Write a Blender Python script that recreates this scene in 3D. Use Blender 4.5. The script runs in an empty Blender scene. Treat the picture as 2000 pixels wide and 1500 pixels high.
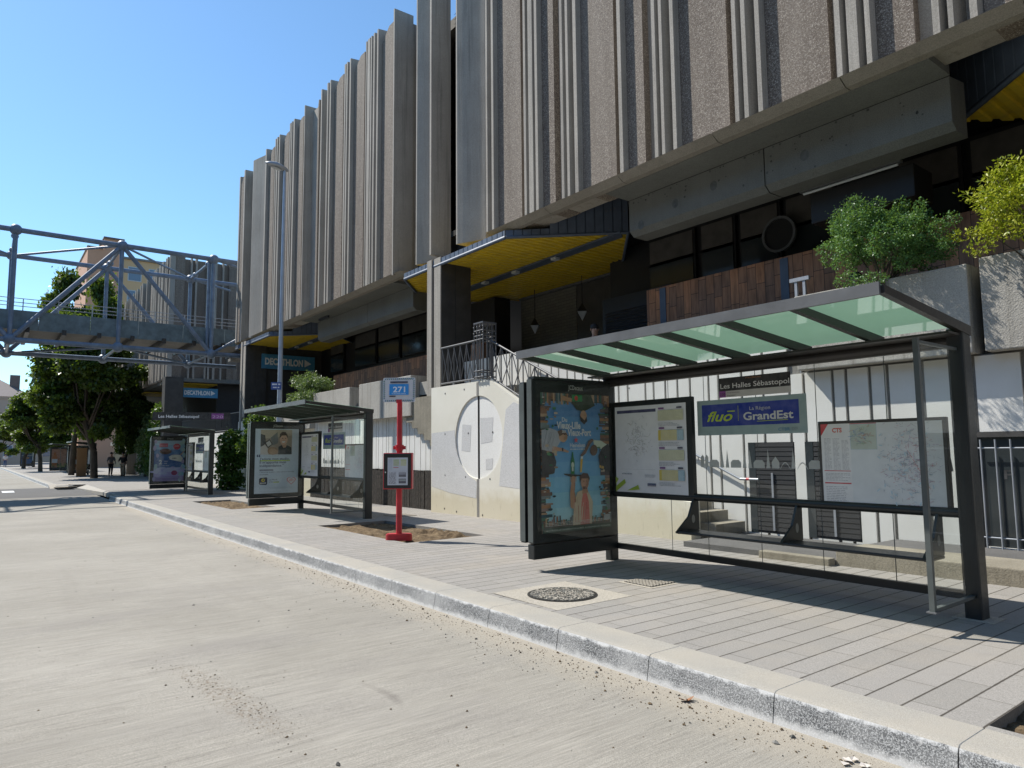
import bpy, bmesh, math, random
import numpy as np
from mathutils import Vector, Matrix, Quaternion
R = math.radians
random.seed(7); np.random.seed(7)
SC = bpy.context.scene
COL = SC.collection

# ------------------------------------------------------------------ camera, sky, sun, exposure
cd = bpy.data.cameras.new('camera'); cam = bpy.data.objects.new('camera', cd); COL.objects.link(cam)
CR = Vector((0.606259, 0.795216, -0.00906)); CU = Vector((0.081091, -0.050481, 0.995428)); CF = Vector((-0.791122, 0.604221, 0.095089))
m = Matrix((CR, CU, -CF)).transposed().to_4x4(); m.translation = (0, 0, 1.45)
cam.matrix_world = m
cd.sensor_width = 36; cd.lens = 36*1351.45/2000; cd.clip_start = .05; cd.clip_end = 3000
SC.camera = cam
SUN = Vector((.76, .36, -1)).normalized()          # travel direction of the light
w = bpy.data.worlds.new("World"); SC.world = w; w.use_nodes = True
nt = w.node_tree; sky = nt.nodes.new('ShaderNodeTexSky'); sky.sky_type = 'NISHITA'; sky.sun_disc = False
sky.sun_elevation = math.asin(-SUN.z); sky.sun_rotation = math.atan2(-SUN.x, -SUN.y)
sky.air_density = 1.0; sky.dust_density = .2; sky.ozone_density = 2.0
tint = nt.nodes.new('ShaderNodeMix'); tint.data_type = 'RGBA'; tint.blend_type = 'MULTIPLY'; tint.inputs[0].default_value = 1; tint.inputs[7].default_value = (.80, 1.02, 1.1, 1)
nt.links.new(sky.outputs[0], tint.inputs[6]); nt.links.new(tint.outputs[2], nt.nodes['Background'].inputs[0]); nt.nodes['Background'].inputs[1].default_value = .125
ld = bpy.data.lights.new('sun', 'SUN'); ld.energy = 5.0; ld.angle = R(.53); ld.color = (1, .955, .88)
lo = bpy.data.objects.new('sun', ld); COL.objects.link(lo); lo.rotation_euler = SUN.to_track_quat('-Z', 'Y').to_euler(); lo.location = (0, 0, 40)
SC.view_settings.view_transform = 'Standard'; SC.view_settings.look = 'None'; SC.view_settings.gamma = 1; SC.view_settings.exposure = .46
try:
    SC.cycles.max_bounces = 10; SC.cycles.transparent_max_bounces = 24; SC.cycles.diffuse_bounces = 4; SC.cycles.sample_clamp_indirect = 6
except Exception: pass

# ------------------------------------------------------------------ materials
MATS = {}
class NB:
    def __init__(s, name):
        s.m = bpy.data.materials.new(name); s.m.use_nodes = True; s.t = s.m.node_tree; s.b = s.t.nodes['Principled BSDF']; s.out = s.t.nodes['Material Output']
    def n(s, typ, **kw):
        nd = s.t.nodes.new(typ)
        for k, v in kw.items():
            if k.startswith('i_'):
                key = k[2:]; key = int(key) if key.isdigit() else key.replace('_', ' ')
                nd.inputs[key].default_value = v
            else: setattr(nd, k, v)
        return nd
    def l(s, a, b): s.t.links.new(a, b)
    def coord(s, scale=(1, 1, 1), rot=(0, 0, 0)):
        c = s.n('ShaderNodeTexCoord'); mp = s.n('ShaderNodeMapping'); mp.inputs['Scale'].default_value = scale; mp.inputs['Rotation'].default_value = rot
        s.l(c.outputs['Object'], mp.inputs[0]); return mp.outputs[0]
    def noise(s, vec, scale, detail=4, rough=.55):
        nd = s.n('ShaderNodeTexNoise'); nd.inputs['Scale'].default_value = scale; nd.inputs['Detail'].default_value = detail; nd.inputs['Roughness'].default_value = rough
        s.l(vec, nd.inputs['Vector']); return nd.outputs[0]
    def ramp(s, fac, stops):
        nd = s.n('ShaderNodeValToRGB'); e = nd.color_ramp.elements
        while len(e) < len(stops): e.new(.5)
        for el, (p, c) in zip(e, stops):
            el.position = p; el.color = (*c, 1) if not isinstance(c, (int, float)) else (c, c, c, 1)
        s.l(fac, nd.inputs[0]); return nd.outputs[0]
    def mix(s, fac, a, b, mode='MIX'):
        nd = s.n('ShaderNodeMix', data_type='RGBA', blend_type=mode)
        for v, k in ((fac, 0), (a, 6), (b, 7)):
            if hasattr(v, 'is_output'): s.l(v, nd.inputs[k])
            elif k == 0: nd.inputs[0].default_value = v
            else: nd.inputs[k].default_value = (*v, 1)
        return nd.outputs[2]
    def math(s, op, a, b=0, c=None):
        nd = s.n('ShaderNodeMath', operation=op)
        for i, v in enumerate((a, b, c)):
            if v is None: continue
            if hasattr(v, 'is_output'): s.l(v, nd.inputs[i])
            else: nd.inputs[i].default_value = v
        return nd.outputs[0]
    def bump(s, h, strength=.3, dist=.01):
        nd = s.n('ShaderNodeBump'); nd.inputs['Strength'].default_value = strength; nd.inputs['Distance'].default_value = dist
        s.l(h, nd.inputs['Height']); s.l(nd.outputs[0], s.b.inputs['Normal'])
    def base(s, c, rough=.7, metal=0, spec=.5):
        if hasattr(c, 'is_output'): s.l(c, s.b.inputs['Base Color'])
        else: s.b.inputs['Base Color'].default_value = (*c, 1)
        if hasattr(rough, 'is_output'): s.l(rough, s.b.inputs['Roughness'])
        else: s.b.inputs['Roughness'].default_value = rough
        s.b.inputs['Metallic'].default_value = metal; s.b.inputs['Specular IOR Level'].default_value = spec
        return s.m

def ink(rgb, rough=.55):
    k = 'print_%d_%d_%d' % tuple(int(round(c*100)) for c in rgb)
    if k not in MATS:
        b = NB(k); v = b.coord(); MATS[k] = b.base(b.mix(.06, rgb, b.ramp(b.noise(v, 9), [(.3, (0, 0, 0)), (.7, (1, 1, 1))])), rough, 0, .3)
    return MATS[k]
def metal(name, rgb, rough=.42, var=.35, met=0.):
    b = NB(name); v = b.coord(); n = b.noise(v, 3.5, 6); c = b.mix(b.ramp(n, [(.35, 0.), (.75, 1.)]), tuple(x*(1-var*.5) for x in rgb), tuple(min(1, x*(1+var*.6)) for x in rgb))
    n2 = b.noise(v, 40, 3); return b.base(c, b.math('MULTIPLY_ADD', n2, .25, rough-.12), met)
def concrete(name, a, bb, scale=.8, streak=.35, bump=.25, dark=(.1, .095, .085), fine=70):
    b = NB(name); v = b.coord(); n = b.noise(v, scale, 8, .62); c = b.mix(b.ramp(n, [(.3, 0.), (.7, 1.)]), a, bb)
    vs = b.coord((9, 9, .35)); ns = b.noise(vs, 1.1, 5, .6); c = b.mix(b.math('MULTIPLY', b.ramp(ns, [(.52, 0.), (.78, 1.)]), streak), c, dark)
    f = b.noise(v, fine, 3); c = b.mix(.22, c, b.ramp(f, [(.3, .0), (.7, 1.)]), 'OVERLAY')
    b.bump(b.noise(v, 45, 5), bump, .01); return b.base(c, .86, 0, .3)
def leafmat(name, lo, hi, trans=.35):
    b = NB(name); g = b.n('ShaderNodeNewGeometry'); c = b.mix(g.outputs['Random Per Island'], lo, hi)
    t = b.n('ShaderNodeBsdfTranslucent'); mx = b.n('ShaderNodeMixShader'); mx.inputs[0].default_value = trans
    b.base(c, .45, 0, .4); b.l(b.mix(.35, c, (.35, .5, .02)), t.inputs[0]); b.l(b.b.outputs[0], mx.inputs[1]); b.l(t.outputs[0], mx.inputs[2]); b.l(mx.outputs[0], b.out.inputs[0]); return b.m
def glassmat(name, tint, refl=.06, rough=.02, edge=.7):
    b = NB(name); tr = b.n('ShaderNodeBsdfTransparent'); tr.inputs[0].default_value = (*tint, 1); gl = b.n('ShaderNodeBsdfGlossy'); gl.inputs['Roughness'].default_value = rough
    gl.inputs[0].default_value = (.95, 1, 1, 1)
    fr = b.n('ShaderNodeFresnel'); fr.inputs[0].default_value = 1.5; mx = b.n('ShaderNodeMixShader')
    v = b.coord(); sm = b.ramp(b.noise(v, 2.2, 6), [(.45, 0.), (.8, 1.)]); df = b.n('ShaderNodeBsdfDiffuse'); df.inputs[0].default_value = (.7, .72, .68, 1); m2 = b.n('ShaderNodeMixShader')
    b.l(b.math('MULTIPLY_ADD', sm, .035, .008), m2.inputs[0])
    b.l(b.math('MULTIPLY_ADD', fr.outputs[0], edge, refl*.3), mx.inputs[0]); b.l(tr.outputs[0], mx.inputs[1]); b.l(gl.outputs[0], mx.inputs[2])
    b.l(mx.outputs[0], m2.inputs[1]); b.l(df.outputs[0], m2.inputs[2]); b.l(m2.outputs[0], b.out.inputs[0]); return b.m

def make_materials():
    M = MATS
    # --- bus lane: pale broomed concrete
    b = NB('broomed_concrete'); v = b.coord(); big = b.noise(v, .35, 6); c = b.mix(b.ramp(big, [(.3, 0.), (.72, 1.)]), (.245, .228, .195), (.322, .301, .262))
    st = b.coord((17, .9, 1), (0, 0, R(1.5))); s1 = b.noise(st, 1.0, 9, .8); brk = b.ramp(b.noise(v, 1.7, 6, .65), [(.36, .25), (.66, 1.)]); c = b.mix(b.math('MULTIPLY', b.ramp(s1, [(.36, 1.), (.5, 0.)]), b.math('MULTIPLY', brk, .66)), c, (.175, .158, .135))
    st2 = b.coord((95, 3.2, 1)); s2 = b.noise(st2, 1., 5, .75); c = b.mix(.3, c, b.ramp(s2, [(.3, .1), (.7, .9)]), 'OVERLAY')
    sm = b.noise(b.coord((.8, .28, 1)), 1.2, 5); c = b.mix(b.math('MULTIPLY', b.ramp(sm, [(.56, 0.), (.74, 1.)]), .45), c, (.2, .185, .17))
    # sandy dirt swept along the kerb
    cx = b.n('ShaderNodeTexCoord'); sep = b.n('ShaderNodeSeparateXYZ'); b.l(cx.outputs['Object'], sep.inputs[0])
    yk = b.math('SUBTRACT', b.math('MULTIPLY_ADD', sep.outputs[0], -.0085, 3.80), sep.outputs[1])
    nz = b.noise(v, 5, 6, .65); d = b.math('ADD', yk, b.math('MULTIPLY', nz, .38)); mask = b.ramp(d, [(.30, 1.), (.62, 0.)])
    c = b.mix(b.math('MULTIPLY', mask, .85), c, (.325, .29, .235))
    gr = b.ramp(b.noise(v, 60, 4, .8), [(.62, 0.), (.70, 1.)]); c = b.mix(b.math('MULTIPLY', gr, b.math('MULTIPLY_ADD', mask, .5, .12)), c, (.11, .08, .05))
    # gritty tyre-dropped dirt trail
    du = b.math('ADD', b.math('MULTIPLY', b.math('ADD', sep.outputs[0], 5.1), .995), b.math('MULTIPLY', b.math('ADD', sep.outputs[1], -1.42), .1))
    dv = b.math('ADD', b.math('MULTIPLY', b.math('ADD', sep.outputs[0], 5.1), -.1), b.math('MULTIPLY', b.math('ADD', sep.outputs[1], -1.42), .995))
    e = b.math('ADD', b.math('POWER', b.math('DIVIDE', du, 1.25), 2), b.math('POWER', b.math('DIVIDE', dv, .16), 2)); em = b.ramp(e, [(.05, 1.), (.9, 0.)])
    g2 = b.ramp(b.noise(v, 34, 6, .8), [(.5, 0.), (.62, 1.)]); c = b.mix(b.math('MULTIPLY', b.math('MULTIPLY', em, g2), .85), c, (.17, .125, .08))
    su = b.math('DIVIDE', b.math('ADD', sep.outputs[0], 4.45), .5); sv = b.math('DIVIDE', b.math('ADD', b.math('ADD', sep.outputs[1], -2.3), b.math('MULTIPLY', b.math('POWER', su, 2), .12)), .06)
    se = b.ramp(b.math('ADD', b.math('POWER', su, 2), b.math('ADD', b.math('POWER', sv, 2), b.math('MULTIPLY', b.noise(v, 9, 5), .9))), [(.35, 1.), (1.3, 0.)]); c = b.mix(b.math('MULTIPLY', se, .5), c, (.14, .125, .11))
    tk = b.ramp(b.noise(b.coord((.12, 2.3, 1)), 1.4, 6, .6), [(.55, 0.), (.75, 1.)]); c = b.mix(b.math('MULTIPLY', tk, .22), c, (.2, .18, .155))
    c = b.mix(.55, c, b.ramp(b.noise(v, 170, 4, .85), [(.3, .05), (.7, .95)]), 'OVERLAY')
    pk = b.ramp(b.noise(v, 75, 3, .6), [(.68, 0.), (.74, 1.)]); c = b.mix(b.math('MULTIPLY', pk, .4), c, (.12, .105, .085))
    b.bump(b.math('ADD', s2, b.noise(v, 90, 3)), .3, .006); M['road'] = b.base(c, .9, 0, .25)
    # --- pavers in narrow strips across the pavement
    b = NB('grey_pavers'); cx = b.n('ShaderNodeTexCoord'); sp = b.n('ShaderNodeSeparateXYZ'); b.l(cx.outputs['Object'], sp.inputs[0]); cb = b.n('ShaderNodeCombineXYZ'); b.l(sp.outputs[1], cb.inputs[0]); b.l(b.math('ADD', sp.outputs[0], 30.0), cb.inputs[1]); v = cb.outputs[0]
    br = b.n('ShaderNodeTexBrick', offset=.41, offset_frequency=2, squash=1., squash_frequency=2); b.l(v, br.inputs['Vector'])
    for k, val in (('Scale', 1), ('Mortar Size', .0028), ('Mortar Smooth', .1), ('Bias', 0), ('Brick Width', .62), ('Row Height', .205)): br.inputs[k].default_value = val
    br.inputs['Color1'].default_value = (.25, .236, .215, 1); br.inputs['Color2'].default_value = (.285, .268, .246, 1); br.inputs['Mortar'].default_value = (.10, .088, .072, 1)
    v2 = b.coord(); fr_ = b.math('FRACT', b.math('DIVIDE', b.math('ADD', sp.outputs[0], 30.0), .205)); jd = b.math('MINIMUM', fr_, b.math('SUBTRACT', 1.0, fr_)); jm = b.ramp(b.math('ADD', jd, b.math('MULTIPLY', b.math('SUBTRACT', b.noise(v2, 16, 4), .5), .03)), [(.018, 1.), (.045, 0.)]); c = b.mix(b.math('MULTIPLY', jm, .92), br.outputs[0], (.055, .047, .038)); c = b.mix(.5, c, b.ramp(b.noise(v2, 150, 4, .8), [(.28, .05), (.72, .95)]), 'OVERLAY')
    wm = b.ramp(b.noise(v2, 1.1, 6), [(.5, 0.), (.72, 1.)]); c = b.mix(b.math('MULTIPLY', wm, .3), c, (.37, .32, .25))
    dk = b.ramp(b.noise(v2, 2.7, 5), [(.6, 0.), (.75, 1.)]); c = b.mix(b.math('MULTIPLY', dk, .25), c, (.2, .18, .16))
    b.bump(b.math('SUBTRACT', b.math('MULTIPLY', b.noise(v2, 120, 3), .35), br.outputs['Fac']), .5, .006); M['paver'] = b.base(c, .85, 0, .3)
    # --- granite
    b = NB('granite_top'); v = b.coord(); c = b.mix(b.ramp(b.noise(v, 1.6, 5), [(.35, 0.), (.7, 1.)]), (.31, .295, .265), (.36, .33, .28)); c = b.mix(.4, c, b.ramp(b.noise(v, 190, 3, .8), [(.3, .1), (.7, .9)]), 'OVERLAY'); M['granite_top'] = b.base(c, .8, 0, .3)
    b = NB('granite_face'); v = b.coord(); vo = b.n('ShaderNodeTexVoronoi'); vo.inputs['Scale'].default_value = 190; b.l(v, vo.inputs['Vector'])
    c = b.ramp(b.noise(v, 120, 4, .85), [(.38, (.035, .037, .04)), (.5, (.15, .155, .16)), (.6, (.55, .56, .56))])
    sp = b.n('ShaderNodeSeparateXYZ'); cx = b.n('ShaderNodeTexCoord'); b.l(cx.outputs['Object'], sp.inputs[0])
    zz = b.math('SUBTRACT', sp.outputs[2], b.math('MULTIPLY', b.math('MAXIMUM', sp.outputs[0], -38), .0065))
    zz = b.math('ADD', zz, b.math('MULTIPLY', b.math('SUBTRACT', b.noise(v, 14, 5), .5), .1))
    wh = b.ramp(b.math('MULTIPLY_ADD', zz, 5.5, 1.0), [(.08, 1.), (.34, 0.), (.8, 0.), (.93, 1.)]); pat = b.ramp(b.noise(v, 1.3, 5), [(.42, 0.), (.66, .8)])
    c = b.mix(b.math('MULTIPLY', b.math('MAXIMUM', wh, b.math('MULTIPLY', pat, .55)), .75), c, (.66, .66, .65)); M['granite_face'] = b.base(c, .8, 0, .3)
    b = NB('asphalt'); v = b.coord(); c = b.mix(b.noise(v, 1.2, 5), (.075, .073, .07), (.13, .125, .12)); c = b.mix(.4, c, b.ramp(b.noise(v, 130, 3), [(.3, .1), (.7, .9)]), 'OVERLAY'); M['asphalt'] = b.base(c, .9, 0, .3)
    b = NB('dry_soil'); v = b.coord(); n = b.noise(v, 7, 8, .7); c = b.ramp(n, [(.3, (.055, .037, .022)), (.5, (.14, .10, .06)), (.72, (.27, .2, .12))]); c = b.mix(.3, c, b.ramp(b.noise(v, 80, 3), [(.3, .1), (.7, .9)]), 'OVERLAY'); b.bump(b.noise(v, 30, 8, .75), .8, .03); M['soil'] = b.base(c, .95, 0, .15)
    M['rib'] = concrete('pale_concrete', (.29, .265, .23), (.39, .36, .315), .6, .55)
    M['dconc'] = concrete('grey_concrete', (.17, .165, .15), (.25, .24, .22), .5, .3)
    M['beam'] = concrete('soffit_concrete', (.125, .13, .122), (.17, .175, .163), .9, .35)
    M['planter'] = concrete('board_marked_concrete', (.33, .31, .275), (.44, .42, .375), .7, .75, .8, (.13, .12, .1))
    M['sill'] = concrete('sill_concrete', (.22, .2, .17), (.28, .26, .225), 1.2, .3)
    b = NB('pebble_aggregate'); v = b.coord(); vo = b.n('ShaderNodeTexVoronoi'); vo.inputs['Scale'].default_value = 62; b.l(v, vo.inputs['Vector'])
    sp = b.n('ShaderNodeSeparateColor'); b.l(vo.outputs['Color'], sp.inputs[0]); c = b.ramp(sp.outputs[0], [(.0, (.11, .085, .066)), (.4, (.22, .182, .145)), (.75, (.31, .265, .215)), (1., (.48, .43, .365))])
    e = b.ramp(vo.outputs['Distance'], [(.25, 0.), (.75, 1.)]); c = b.mix(b.math('MULTIPLY', e, .8), c, (.09, .07, .06)); big = b.noise(b.coord((5, 5, .22)), 1., 6, .65); c = b.mix(b.math('MULTIPLY', b.ramp(big, [(.45, 0.), (.72, 1.)]), .5), c, (.11, .088, .068)); pn = b.noise(b.coord((.9, .9, .12)), 1.3, 3); c = b.mix(b.math('MULTIPLY', b.ramp(pn, [(.42, 0.), (.6, 1.)]), .25), c, (.33, .285, .235))
    b.bump(vo.outputs['Distance'], -.8, .02); M['agg'] = b.base(c, .85, 0, .3)
    # white painted wall, patched
    b = NB('white_painted_wall'); v = b.coord(); c = b.mix(b.ramp(b.noise(v, 1.1, 6), [(.35, 0.), (.7, 1.)]), (.64, .63, .585), (.73, .72, .685))
    stn = b.ramp(b.noise(b.coord((7, 7, .5)), 1., 5), [(.6, 0.), (.85, 1.)]); c = b.mix(b.math('MULTIPLY', stn, .22), c, (.4, .36, .27))
    c = b.mix(b.math('MULTIPLY', b.ramp(b.noise(v, 26, 5, .7), [(.66, 0.), (.74, 1.)]), .35), c, (.3, .27, .22)); b.bump(b.noise(v, 60, 4), .25, .01); M['white'] = b.base(c, .8, 0, .3)
    b = NB('cream_rendered_wall'); v = b.coord(); c = b.mix(b.ramp(b.noise(v, .9, 6), [(.35, 0.), (.7, 1.)]), (.70, .67, .57), (.78, .75, .66))
    cx = b.n('ShaderNodeTexCoord'); sp = b.n('ShaderNodeSeparateXYZ'); b.l(cx.outputs['Object'], sp.inputs[0]); zn = b.math('ADD', sp.outputs[2], b.math('MULTIPLY', b.math('SUBTRACT', b.noise(v, 3, 5), .5), .5))
    low = b.ramp(zn, [(.30, 1.), (.62, 0.)]); c = b.mix(b.math('MULTIPLY', low, .5), c, (.5, .42, .24))
    c = b.mix(b.math('MULTIPLY', b.ramp(b.noise(b.coord((5, 5, 1.2)), 2.6, 6, .7), [(.6, 0.), (.72, 1.)]), b.math('MULTIPLY_ADD', low, .5, .06)), c, (.26, .22, .13))
    b.bump(b.noise(v, 40, 4), .25, .01); M['cream'] = b.base(c, .82, 0, .3)
    M['patch'] = concrete('grey_touch_up_paint', (.55, .545, .53), (.60, .595, .58), 2, .05, .15, fine=40)
    M['circle'] = concrete('smooth_white_paint', (.74, .73, .69), (.78, .77, .73), 2, .06, .15, (.5, .48, .42), 40)
    b = NB('rough_black_blockwork'); v = b.coord((34, 34, 11)); n = b.noise(v, 1.0, 6, .8); c = b.ramp(n, [(.4, (.02, .018, .016)), (.6, (.075, .062, .05)), (.75, (.22, .18, .13))]); b.bump(n, 1., .03); M['blackblock'] = b.base(c, .8, 0, .3)
    M['dark'] = metal('anthracite_paint', (.018, .022, .023), .38)
    M['dark2'] = metal('grey_green_paint', (.085, .098, .095), .42)
    M['fascia'] = metal('grey_aluminium', (.115, .12, .125), .45)
    M['rafter'] = metal('dark_bronze_paint', (.028, .026, .024), .4)
    M['red'] = metal('red_enamel', (.50, .025, .038), .45, .5)
    M['steelblue'] = metal('blue_grey_steel_paint', (.16, .21, .285), .42, .4)
    M['bridge_deck'] = metal('weathered_blue_green_panel', (.13, .18, .2), .55, .5)
    M['galv'] = metal('galvanised_steel', (.33, .35, .38), .42, .25, .35)
    M['railpaint'] = metal('grey_rail_paint', (.095, .095, .1), .45, .3)
    M['lamp'] = metal('lamp_grey', (.36, .42, .5), .35, .2, .2)
    M['canopyblue'] = metal('slate_blue_sheet', (.085, .11, .155), .5, .3)
    M['louvre'] = metal('dark_louvre', (.022, .028, .038), .5, .3)
    M['blind'] = metal('drawn_blind', (.08, .073, .064), .7, .4)
    M['blackish'] = metal('near_black_paint', (.012, .012, .013), .6, .4)  # near-black base colour shared by doors, shop walls and small fittings
    M['panelgrey'] = metal('warm_grey_panel', (.055, .052, .048), .6, .4)
    M['brickgrey'] = None
    b = NB('painted_brick'); v = b.coord((1, 1, 1), (R(90), 0, 0)); br = b.n('ShaderNodeTexBrick'); b.l(v, br.inputs['Vector']); br.inputs['Scale'].default_value = 1
    for k, val in (('Mortar Size', .006), ('Brick Width', .24), ('Row Height', .09)): br.inputs[k].default_value = val
    br.inputs['Color1'].default_value = (.12, .115, .1, 1); br.inputs['Color2'].default_value = (.15, .145, .12, 1); br.inputs['Mortar'].default_value = (.07, .07, .06, 1); M['brickgrey'] = b.base(br.outputs[0], .8)
    b = NB('brown_timber_boards'); v = b.coord((1, 1, 1), (R(90), 0, R(0))); v = b.coord((1, 1, 1), (0, R(90), 0))
    cx = b.n('ShaderNodeTexCoord'); sp = b.n('ShaderNodeSeparateXYZ'); b.l(cx.outputs['Object'], sp.inputs[0]); cb = b.n('ShaderNodeCombineXYZ'); b.l(sp.outputs[2], cb.inputs[0]); b.l(sp.outputs[0], cb.inputs[1])
    br = b.n('ShaderNodeTexBrick', offset=.4, offset_frequency=2, squash=1.8, squash_frequency=3); b.l(cb.outputs[0], br.inputs['Vector']); br.inputs['Scale'].default_value = 1
    for k, val in (('Mortar Size', .005), ('Brick Width', .42), ('Row Height', .19)): br.inputs[k].default_value = val
    br.inputs['Color1'].default_value = (.46, .21, .10, 1); br.inputs['Color2'].default_value = (.24, .13, .08, 1); br.inputs['Mortar'].default_value = (.03, .02, .015, 1)
    c = b.mix(.5, br.outputs[0], b.ramp(b.noise(b.coord((6, 6, 1)), 2., 5), [(.3, .1), (.7, .9)]), 'OVERLAY'); M['wood'] = b.base(c, .7)
    b = NB('yellow_sheet'); v = b.coord(); c = b.mix(b.ramp(b.noise(b.coord((1, 3, 1)), 1.6, 8, .7), [(.35, 0.), (.7, 1.)]), (.74, .53, .03), (.52, .37, .05)); M['yellow'] = b.base(c, .5)
    b = NB('chipboard'); v = b.coord((1, 1, .3)); c = b.mix(b.noise(v, 3, 6), (.27, .15, .07), (.4, .24, .12)); M['board'] = b.base(c, .8)
    b = NB('slate_roof'); v = b.coord(); c = b.mix(b.noise(v, 2, 6), (.10, .085, .085), (.18, .15, .14)); M['slate'] = b.base(c, .8)
    b = NB('salmon_render'); v = b.coord((1, 1, .3)); c = b.mix(b.noise(v, .4, 5), (.50, .27, .17), (.57, .33, .22)); M['salmon'] = b.base(c, .9)
    b = NB('ochre_render'); v = b.coord((1, 1, .3)); c = b.mix(b.noise(v, .4, 5), (.56, .37, .2), (.62, .43, .26)); M['ochre'] = b.base(c, .9)
    b = NB('stone_render'); v = b.coord((1, 1, .3)); c = b.mix(b.noise(v, .3, 5), (.34, .29, .25), (.42, .37, .32)); M['stone'] = b.base(c, .9)
    b = NB('dark_window_glass'); v = b.coord(); c = b.mix(b.noise(v, .8, 4), (.02, .027, .03), (.05, .058, .06)); M['winglass'] = b.base(c, .12, 0, .6)
    b = NB('blue_window_glass'); v = b.coord(); c = b.mix(b.noise(v, .3, 4), (.1, .15, .22), (.16, .22, .3)); M['blueglass'] = b.base(c, .15, 0, .6)
    b = NB('lamp_frost'); v = b.coord(); c = b.mix(b.noise(v, 4), (.4, .43, .45), (.55, .58, .6)); M['frost'] = b.base(c, .35)
    b = NB('cast_iron'); v = b.coord(); vo = b.n('ShaderNodeTexVoronoi'); vo.inputs['Scale'].default_value = 34; b.l(v, vo.inputs['Vector']); c = b.ramp(vo.outputs['Distance'], [(.2, (.30, .29, .26)), (.5, (.07, .068, .06))]); b.bump(vo.outputs['Distance'], -.7, .01); M['iron'] = b.base(c, .55, .3)
    M['mortar'] = concrete('cement_surround', (.335, .305, .255), (.39, .355, .30), 2.5, .05, .2)
    M['step'] = concrete('old_step_concrete', (.20, .18, .14), (.31, .28, .22), 1.6, .5, .5, (.12, .105, .07))
    M['ledge_top'] = concrete('bitumen_walkway', (.09, .088, .085), (.13, .125, .12), 1.5, .1)
    M['trunk'] = concrete('tree_bark', (.05, .04, .03), (.1, .08, .06), 3, .4, .8, (.02, .018, .014), 30)
    M['leaf_tree'] = leafmat('plane_tree_leaf', (.010, .028, .007), (.10, .155, .03), .35)
    M['leaf_bush'] = leafmat('small_bush_leaf', (.04, .11, .035), (.13, .27, .08), .3)
    M['leaf_yellow'] = leafmat('yellow_green_leaf', (.14, .2, .012), (.5, .5, .04), .35)
    M['leaf_grey'] = leafmat('feathery_leaf', (.07, .12, .05), (.17, .24, .11), .3)
    M['leaf_ivy'] = leafmat('ivy_leaf', (.02, .06, .012), (.08, .17, .03), .25)
    M['glass'] = glassmat('clear_shelter_glass', (.955, .975, .96), .05, .015, .55)
    M['posterglass'] = glassmat('poster_cover_glass', (.93, .945, .94), .05, .03, .45)
    b = NB('green_roof_glass'); tr = b.n('ShaderNodeBsdfTranslucent'); tr.inputs[0].default_value = (.36, .62, .44, 1); b.base((.15, .265, .19), .04, 0, 1.); b.b.inputs['IOR'].default_value = 1.9
    mx = b.n('ShaderNodeMixShader'); mx.inputs[0].default_value = .22; b.l(b.b.outputs[0], mx.inputs[1]); b.l(tr.outputs[0], mx.inputs[2]); b.l(mx.outputs[0], b.out.inputs[0]); M['greenglass'] = b.m
    for nm, rgb, rg in (('skin', (.42, .25, .17), .6), ('skin_dark', (.12, .07, .045), .6), ('cloth_black', (.02, .02, .022), .9), ('cloth_khaki', (.33, .27, .19), .9), ('cloth_grey', (.16, .16, .17), .9), ('cloth_white', (.6, .6, .6), .9), ('hair_black', (.012, .01, .01), .7), ('cloth_blue', (.06, .1, .22), .9)):
        b = NB(nm); v = b.coord(); M[nm] = b.base(b.mix(b.noise(v, 12, 5), tuple(x*.8 for x in rgb), tuple(x*1.15 for x in rgb)), rg)
make_materials()
M = MATS
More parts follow.
